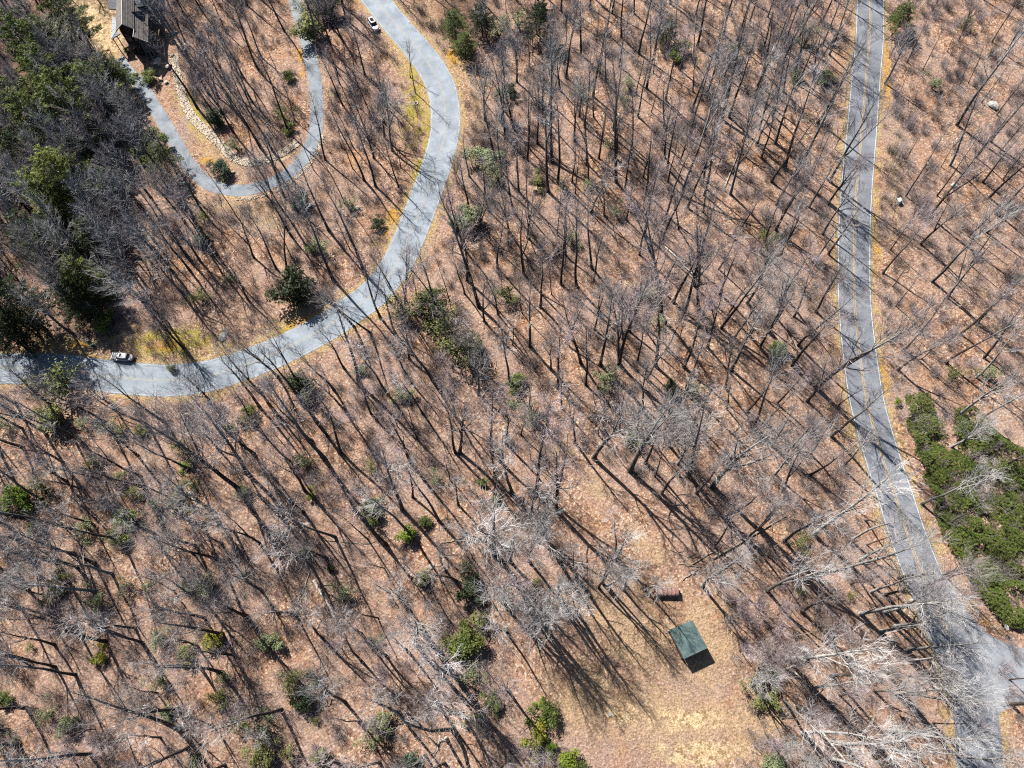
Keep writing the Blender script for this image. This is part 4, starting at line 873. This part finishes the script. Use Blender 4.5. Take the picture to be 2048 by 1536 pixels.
# ------------------------------------------------------------------ covered stack
def build_stack():
    A, B = P(1309, 1184, .9), P(1357, 1184, .9); c = (A + B) / 2; z0 = float(hgt(c.x, c.y)); L = (B - A).length; rz = math.atan2(B.y - A.y, B.x - A.x)
    e = empty('covered_stack', Vector((c.x, c.y, z0)), 'long rounded rust brown covered stack above the green roofed shed', 'woodpile', rz=rz)
    m_ = mat('rust_brown_cover', (0.2, 0.1, 0.09), rough=.8, col2=(0.34, 0.2, 0.17), scale=1.6, bump=.5); Wd = .85; Hh = 1.45; V = []; F = []; nx = 22; na_ = 14; rg = random.Random(4)
    for i in range(nx + 1):
        for j in range(na_ + 1):
            t = math.pi * j / na_; k = 1 + rg.gauss(0, .012) + .03 * math.sin(i * 1.9) ; V.append((-L / 2 + L * i / nx, math.copysign(abs(math.cos(t)) ** .6, math.cos(t)) * Wd * k, max(0, math.sin(t)) ** .7 * Hh * k - .02))
    for i in range(nx):
        for j in range(na_): a = i * (na_ + 1) + j; F.append((a, a + na_ + 1, a + na_ + 2, a + 1))
    F.append(tuple(range(na_ + 1))); F.append(tuple(nx * (na_ + 1) + j for j in range(na_, -1, -1)))
    link('cover', mesh_np('cover', V, F, m_, False), e)
    for k in (-.38, -.12, .16, .3):
        mb = MB(); mb.tube([(L * k, math.copysign(abs(math.cos(t)) ** .6, math.cos(t)) * (Wd + .02), math.sin(t) ** .7 * (Hh + .02)) for t in [math.pi * j / 12 for j in range(13)]], [.025] * 13, 4); link('strap', mb.mesh('strap', mat('pale_strap', (.6, .5, .45))), e)
    for s in (-1, 1):
        for k in range(9):
            mb = MB(); y = -.6 + .3 * (k % 5); z = .25 + .42 * (k // 5); mb.tube([(s * (L / 2 - .2), y, z), (s * (L / 2 + .06), y, z)], [.13, .13], 8, cap=True); link('log_end', mb.mesh('log_end', mat('cut_wood', (.5, .34, .22)) if k == 0 else bpy.data.materials['cut_wood']), e)
build_stack()

# ------------------------------------------------------------------ cars
def ring(L, W, z, n=28, p=3.2, x0=0., nose=0.0):
    out = []
    for k in range(n):
        t = 2 * math.pi * k / n; c, s = math.cos(t), math.sin(t); x = math.copysign(abs(c) ** (2 / p), c) * L / 2; y = math.copysign(abs(s) ** (2 / p), s) * W / 2
        out.append(Vector((x + x0, y * (1 - nose * abs(x / (L / 2)) ** 3), z)))
    return out
def loft(rings):
    n = len(rings[0]); V = [v for r in rings for v in r]; F = []
    for i in range(len(rings) - 1):
        for k in range(n): F.append((i * n + k, i * n + (k + 1) % n, (i + 1) * n + (k + 1) % n, (i + 1) * n + k))
    F.append(tuple(range(n))[::-1]); F.append(tuple((len(rings) - 1) * n + k for k in range(n))); return V, F
def build_car(p_front, p_rear, label, L, W, suv=False, sunroof=True):
    a = P(*p_front, .7); b = P(*p_rear, .7); c = (a + b) / 2; rz = math.atan2(a.y - b.y, a.x - b.x); z0 = float(hgt(c.x, c.y))
    e = empty('parked_car', Vector((c.x, c.y, z0 + .02)), label, 'car', rz=rz); H = 1.7 if suv else 1.45; belt = 1.0 if suv else .9
    V, F = loft([ring(L * .93, W * .9, .2, nose=.1), ring(L * .985, W * .99, .35, nose=.1), ring(L, W, .55, nose=.12), ring(L * .985, W * .985, .74, nose=.14), ring(L * .95, W * .93, belt - .06, nose=.16), ring(L * .9, W * .86, belt, nose=.16)])
    body = link('body', mesh_np('body', V, F, WHITEP, True), e)
    gl, gx0 = (L * .66, -L * .1) if suv else (L * .56, -L * .06)
    r1 = ring(gl, W * .84, belt + .002, p=5, x0=gx0); r2 = ring(gl * .86, W * .76, (belt + H) / 2, p=5, x0=gx0 - .04); r3 = ring(gl * .66, W * .66, H - .06, p=5, x0=gx0 - .08)
    V, F = loft([r1, r2, r3]); link('glasshouse', mesh_np('glasshouse', V, F, GLASS, False), e)
    V, F = loft([ring(gl * .72, W * .69, H - .07, p=5, x0=gx0 - .08), ring(gl * .68, W * .66, H - .02, p=5, x0=gx0 - .08), ring(gl * .5, W * .5, H, p=4, x0=gx0 - .08)]); link('roof', mesh_np('roof', V, F, WHITEP, True), e)
    def pil(name, pts, r, m=WHITEP):
        mb = MB(); mb.tube(pts, [r] * len(pts), 5); link(name, mb.mesh(name, m), e)
    for s in (-1, 1):
        for fx in (-.5, -.02, .5):
            xb = gx0 + gl * fx * .97; xt = gx0 - .08 + gl * .7 * fx * .97; pil('pillar', [(xb, s * W * .42, belt), ((xb + xt) / 2 - .01, s * W * .385, (belt + H) / 2), (xt, s * W * .335, H - .06)], .035)
        mb = MB(); mb.box((gx0 + gl * .36, s * (W / 2 + .04), belt + .06), (.16, .2, .12)); link('mirror', mb.mesh('mirror', WHITEP), e)
        mb = MB(); mb.box((L * .455, s * W * .34, .68), (.22, .36, .1), rz=-s * .35); link('headlight', mb.mesh('headlight', LAMPW), e)
        mb = MB(); mb.box((-L * .462, s * W * .35, .74), (.16, .34, .12), rz=s * .3); link('taillight', mb.mesh('taillight', REDL), e)
        for fx in (.31, -.3):
            mb = MB(); mb.tube([(L * fx, s * (W / 2 - .22), .33), (L * fx, s * (W / 2 - .01), .33)], [.33, .33], 16, cap=True); wh = link('wheel', mb.mesh('wheel', TYRE), e)
            mb = MB(); mb.tube([(L * fx, s * (W / 2 - .05), .33), (L * fx, s * (W / 2 + .005), .33)], [.2, .2], 12, cap=True); link('rim', mb.mesh('rim', METAL), wh)
    if sunroof:
        mb = MB(); mb.box((gx0 + .3, 0, H + .004), (.42, .78, .02)); link('sunroof', mb.mesh('sunroof', GLASS), e)
    if suv:
        mb = MB(); mb.box((gx0 - .1, 0, H + .004), (1.3, .9, .02)); link('glass_roof', mb.mesh('glass_roof', GLASS), e)
    mb = MB(); mb.box((L / 2 - .05, 0, .42), (.08, W * .6, .16)); link('grille', mb.mesh('grille', BLACKP), e)
build_car((221, 711), (267, 716), 'white sedan with dark sunroof parked on the yellow verge of the pale road', 4.9, 1.85)
build_car((759, 68), (735, 30), 'white car with black glass roof parked by the top of the pale road', 5.0, 1.95, suv=True, sunroof=False)

# ------------------------------------------------------------------ small roadside things
def utility_box():
    g = G(1796, 405); e = empty('utility_box', g, 'small white utility box on the bank right of the marked road', 'utility box', rz=.15)
    wm = mat('box_white', (.78, .8, .74), rough=.5); mb = MB(); mb.box((0, 0, .45), (.85, 1.0, .95)); link('cabinet', mb.mesh('cabinet', wm), e)
    mb = MB(); mb.box((0, 0, .95), (.95, 1.1, .1), taper=.9); link('lid', mb.mesh('lid', wm), e)
    mb = MB(); mb.box((0, -.512, .45), (.7, .02, .75)); d = link('door', mb.mesh('door', mat('box_door', (.6, .62, .58))), e); mb = MB(); mb.box((.25, -.53, .45), (.04, .03, .14)); link('handle', mb.mesh('handle', METAL), d)
utility_box()
def conc_ring():
    g = G(832, 207); e = empty('concrete_ring', g, 'pale round concrete ring with dark centre on the verge inside the bend', 'drain'); cm = mat('concrete', (.55, .53, .5), col2=(.42, .4, .38), scale=4)
    V = []; F = []; n = 24
    for r, z in ((.55, -.1), (.55, .2), (.34, .2), (.34, -.1)):
        for k in range(n): t = 6.2832 * k / n; V.append((r * math.cos(t), r * math.sin(t), z))
    for i in range(3):
        for k in range(n): F.append((i * n + k, i * n + (k + 1) % n, (i + 1) * n + (k + 1) % n, (i + 1) * n + k))
    link('rim', mesh_np('rim', V, F, cm), e); mb = MB(); mb.tube([(0, 0, .02), (0, 0, .06)], [.35, .35], 20, cap=True); link('cover', mb.mesh('cover', BLACKP), e)
conc_ring()
def sign():
    g = G(1998, 1257); e = empty('road_sign', g, 'pale round backed road sign on a post beside the junction', 'sign', rz=-1.5)
    mb = MB(); mb.tube([(0, 0, -.2), (0, 0, 2.5)], [.035, .035], 6, cap=True); link('post', mb.mesh('post', METAL), e)
    mb = MB(); mb.tube([(0, -.03, 2.25), (0, -.06, 2.25)], [.52, .52], 8, cap=True); link('sign_face', mb.mesh('sign_face', mat('sign_back', (.75, .77, .76), rough=.35)), e)
sign()
def bins():
    for px, py, col, lab in ((188, 692, (.1, .3, .27), 'teal lidded bin in the shade left of the white sedan'), (179, 684, (.35, .38, .4), 'grey lidded bin beside the teal one left of the white sedan')):
        g = G(px, py); e = empty('wheeled_bin', g, lab, 'bin', rz=.4); m_ = mat('bin_plastic', col, rough=.4)
        mb = MB(); V, F = loft([ring(.5, .5, .08, p=6), ring(.62, .62, 1.0, p=6)]); mb.add(V, F); link('body', mb.mesh('body', m_), e)
        mb = MB(); mb.box((0, 0, 1.04), (.7, .72, .08), taper=.92); lid = link('lid', mb.mesh('lid', m_), e); mb = MB(); mb.tube([(-.3, -.38, 1.0), (.3, -.38, 1.0)], [.025, .025], 5); link('handle', mb.mesh('handle', m_), lid)
        for s in (-1, 1): mb = MB(); mb.tube([(s * .24, -.28, .12), (s * .3, -.28, .12)], [.12, .12], 10, cap=True); link('wheel', mb.mesh('wheel', TYRE), e)
bins()

# ------------------------------------------------------------------ house at the top left
def house():
    c0 = G(300, 110); e = empty('house', Vector((c0.x, c0.y, c0.z)), 'shingled house with steep brown gables and grey porch roof in the upper left', 'house')
    O = Vector((c0.x, c0.y, c0.z))
    SHG = mat('brown_shingle', (0.17, 0.15, 0.14), rough=.9, col2=(0.25, 0.23, 0.215), scale=1.5, rand=.18, bump=.4)
    SHG_UNLIT = mat('unlit_slope_shingle', (0.07, 0.085, 0.1), rough=.7, col2=(0.11, 0.13, 0.15), scale=2, rand=.15)  # dark blue tone carries the shade of slopes turned from the sun
    MTL = mat('porch_metal_roof', (0.3, 0.34, 0.37), rough=.5, col2=(0.38, 0.42, 0.45), scale=2)
    WAL = mat('house_wall_stain', (0.11, 0.08, 0.06), col2=(0.15, 0.11, 0.08), scale=3)
    TRM = mat('pale_trim', (0.6, 0.58, 0.54)); STN = mat('stone_base', (.22, .2, .18), col2=(.32, .29, .25), scale=3, bump=.5)
    def roof(name, quad, m, n=12, along='u', trim=True):
        q = [v - O for v in quad]; base = MB(); base.slab([v - Vector((0, 0, .02)) for v in q], .18); r = link(name, base.mesh(name, m), e)
        for i in range(n):
            f0, f1 = i / n + .004, (i + 1) / n - .004
            if along == 'u': a, b, c, d = q[0].lerp(q[1], f0), q[0].lerp(q[1], f1), q[3].lerp(q[2], f1), q[3].lerp(q[2], f0)
            else: a, b, c, d = q[0].lerp(q[3], f0), q[1].lerp(q[2], f0), q[1].lerp(q[2], f1), q[0].lerp(q[3], f1)
            nn = (b - a).cross(d - a).normalized(); nn = nn if nn.z > 0 else -nn; lift = .03 + .035 * (i % 2)
            mb = MB(); mb.slab([v + nn * lift for v in (a, b, c, d)], .04, tuple(-nn)); link('shingle_course', mb.mesh('shingle_course', m), r)
        return r, q
    def wall(a, b, m=WAL, z=None, th=.2):
        a, b = a - O, b - O; mb = MB(); d = (b - a); d.z = 0; nn = Vector((-d.y, d.x, 0)).normalized() * th
        V = [Vector((a.x, a.y, -.5)), Vector((b.x, b.y, -.5)), b.copy(), a.copy()]; mb.slab(V, 1, tuple(nn)); return link('wall', mb.mesh('wall', m), e)
    def window(a, b, z0, z1, f0, f1, w_par):
        a, b = a - O, b - O; p = a.lerp(b, f0); q = a.lerp(b, f1); d = (q - p); d.z = 0; nn = Vector((d.y, -d.x, 0)).normalized()
        if nn.y > 0 and abs(nn.y) > abs(nn.x): nn = -nn
        fr = MB()
        for zz in (z0, z1): fr.tube([Vector((p.x, p.y, zz)) + nn * .05, Vector((q.x, q.y, zz)) + nn * .05], [.06, .06], 4)
        for v in (p, q): fr.tube([Vector((v.x, v.y, z0)) + nn * .05, Vector((v.x, v.y, z1)) + nn * .05], [.06, .06], 4)
        f = link('window', fr.mesh('window', TRM), e); mb = MB(); mb.slab([Vector((p.x, p.y, z0)) + nn * .04, Vector((q.x, q.y, z0)) + nn * .04, Vector((q.x, q.y, z1)) + nn * .04, Vector((p.x, p.y, z1)) + nn * .04], .02, tuple(nn)); link('pane', mb.mesh('pane', GLASS), f)
    RZ, EZ = 10.0, 6.4
    # main gable: ridge runs up the picture
    r0, r1 = P(244, 48, RZ), P(243, -60, RZ)
    e0, e1 = P(268, 58, 8.0), P(268, -60, 8.0)
    roof('roof_slope', [r1, e1, e0, r0], SHG, 14, 'u')
    l0, l1 = P(232, 61, EZ + 1.2), P(234, -60, EZ + 1.2)
    roof('roof_slope', [r1, r0, l0, l1], SHG, 10, 'v')
    # lower wing continuing to the right
    w0, w1, w2, w3 = P(268, 10, 7.9), P(296, 68 - 50, 5.6), P(296, 84, 5.6), P(267, 74, 7.9)
    roof('roof_slope', [w0, w1, w2, w3], SHG, 12, 'u')
    # cross wings facing down the slope, shade of the unlit side in their colour
    roof('roof_slope', [P(256, 24, 8.6), P(291, 21, 8.4), P(289, 42, 6.6), P(272, 43, 6.8)], SHG_UNLIT, 8, 'v')
    roof('roof_slope', [P(257, -30, 9.4), P(297, -34, 9.2), P(296, 11, 6.8), P(274, 14, 7.6)], SHG_UNLIT, 9, 'v')
    roof('roof_slope', [P(211, -30, 7.0), P(238, -30, 7.4), P(233, 19, 5.6), P(218, 18, 5.2)], SHG_UNLIT, 8, 'v')
    # porch roof, grey
    roof('porch_roof', [P(225, 31, 4.6), P(233, 42, 5.2), P(233, 62, 5.2), P(223, 78, 4.4)], MTL, 6, 'v')
    roof('porch_roof', [P(233, 62, 5.15), P(241, 67, 4.9), P(232, 73, 4.6), P(223, 78.5, 4.35)], MTL, 5, 'v')
    # fascia boards
    for A, B in ((r0, e0), (r0, l0), (P(268, 58, 8.0), P(266, 74, 7.9)), (P(266, 74, 7.9), P(296, 84, 5.6)), (r0, r1)):
        mb = MB(); mb.tube([A - O + Vector((0, 0, .02)), B - O + Vector((0, 0, .02))], [.09, .09], 4); link('fascia', mb.mesh('fascia', TRM), e)
    # walls under the eaves, set in
    def dn(v, z): return Vector((v.x, v.y, z))
    pa, pb, pc, pd, pe = dn(l0, EZ + 1), dn(r0, RZ - .4), dn(e0, 7.7), dn(P(267, 74, 7.9), 7.6), dn(P(296, 84, 5.6), 5.3)
    pf, pg = dn(P(296, -60, 5.6), 5.3), dn(l1, EZ + 1)
    ins = Vector((0, .7, 0))
    W = [p + ins for p in (pa, pb, pc, pd, pe)] + [pf + Vector((-.5, 0, 0)), pg + Vector((.5, 0, 0))]
    W[0] += Vector((.5, 0, 0)); W[4] += Vector((-.5, 0, 0))
    for i in range(len(W)): wall(W[i], W[(i + 1) % len(W)], WAL if i != 3 else STN)
    window(W[0], W[1], 1.0, 2.8, .2, .8, e); window(W[0], W[1], 4.4, 6.0, .3, .85, e); window(W[1], W[2], 1, 3, .2, .8, e); window(W[1], W[2], 4.4, 6.4, .25, .8, e); window(W[3], W[4], 1.0, 2.6, .12, .42, e); window(W[3], W[4], 1.0, 2.6, .58, .88, e)
    window(W[4], W[5], 1.2, 2.8, .08, .2, e); window(W[4], W[5], 1.2, 2.8, .3, .42, e); window(W[4], W[5], 3.6, 4.9, .1, .25, e)
    for q in (P(224, 77, 4.4), P(232, 72, 4.6)):
        v = q - O; mb = MB(); mb.tube([(v.x, v.y + .3, -.3), (v.x, v.y + .3, v.z - .15)], [.12, .12], 6); link('porch_post', mb.mesh('porch_post', WAL), e)
    # deck and chimney on the shaded side
    v = P(280, -10, 8.5) - O; mb = MB(); mb.box((v.x, v.y, 7.5), (1.2, 1.2, 6)); link('chimney', mb.mesh('chimney', STN), e)
    d = P(306, 60, 2.6) - O
    for k in range(9): mb = MB(); mb.box((d.x - 1.6 + k * .4, d.y, 2.6), (.36, 8, .08)); link('deck_board', mb.mesh('deck_board', WAL), e)
    for sx in (-1.7, 1.7):
        for sy in (-3.8, 0, 3.8): mb = MB(); mb.box((d.x + sx, d.y + sy, 1.1), (.18, .18, 3.0)); link('deck_post', mb.mesh('deck_post', WAL), e)
house()
print('trees', len(TREES), 'indiv', len(INDIV), 'mass', len(MASS), 'saps', len(saps))
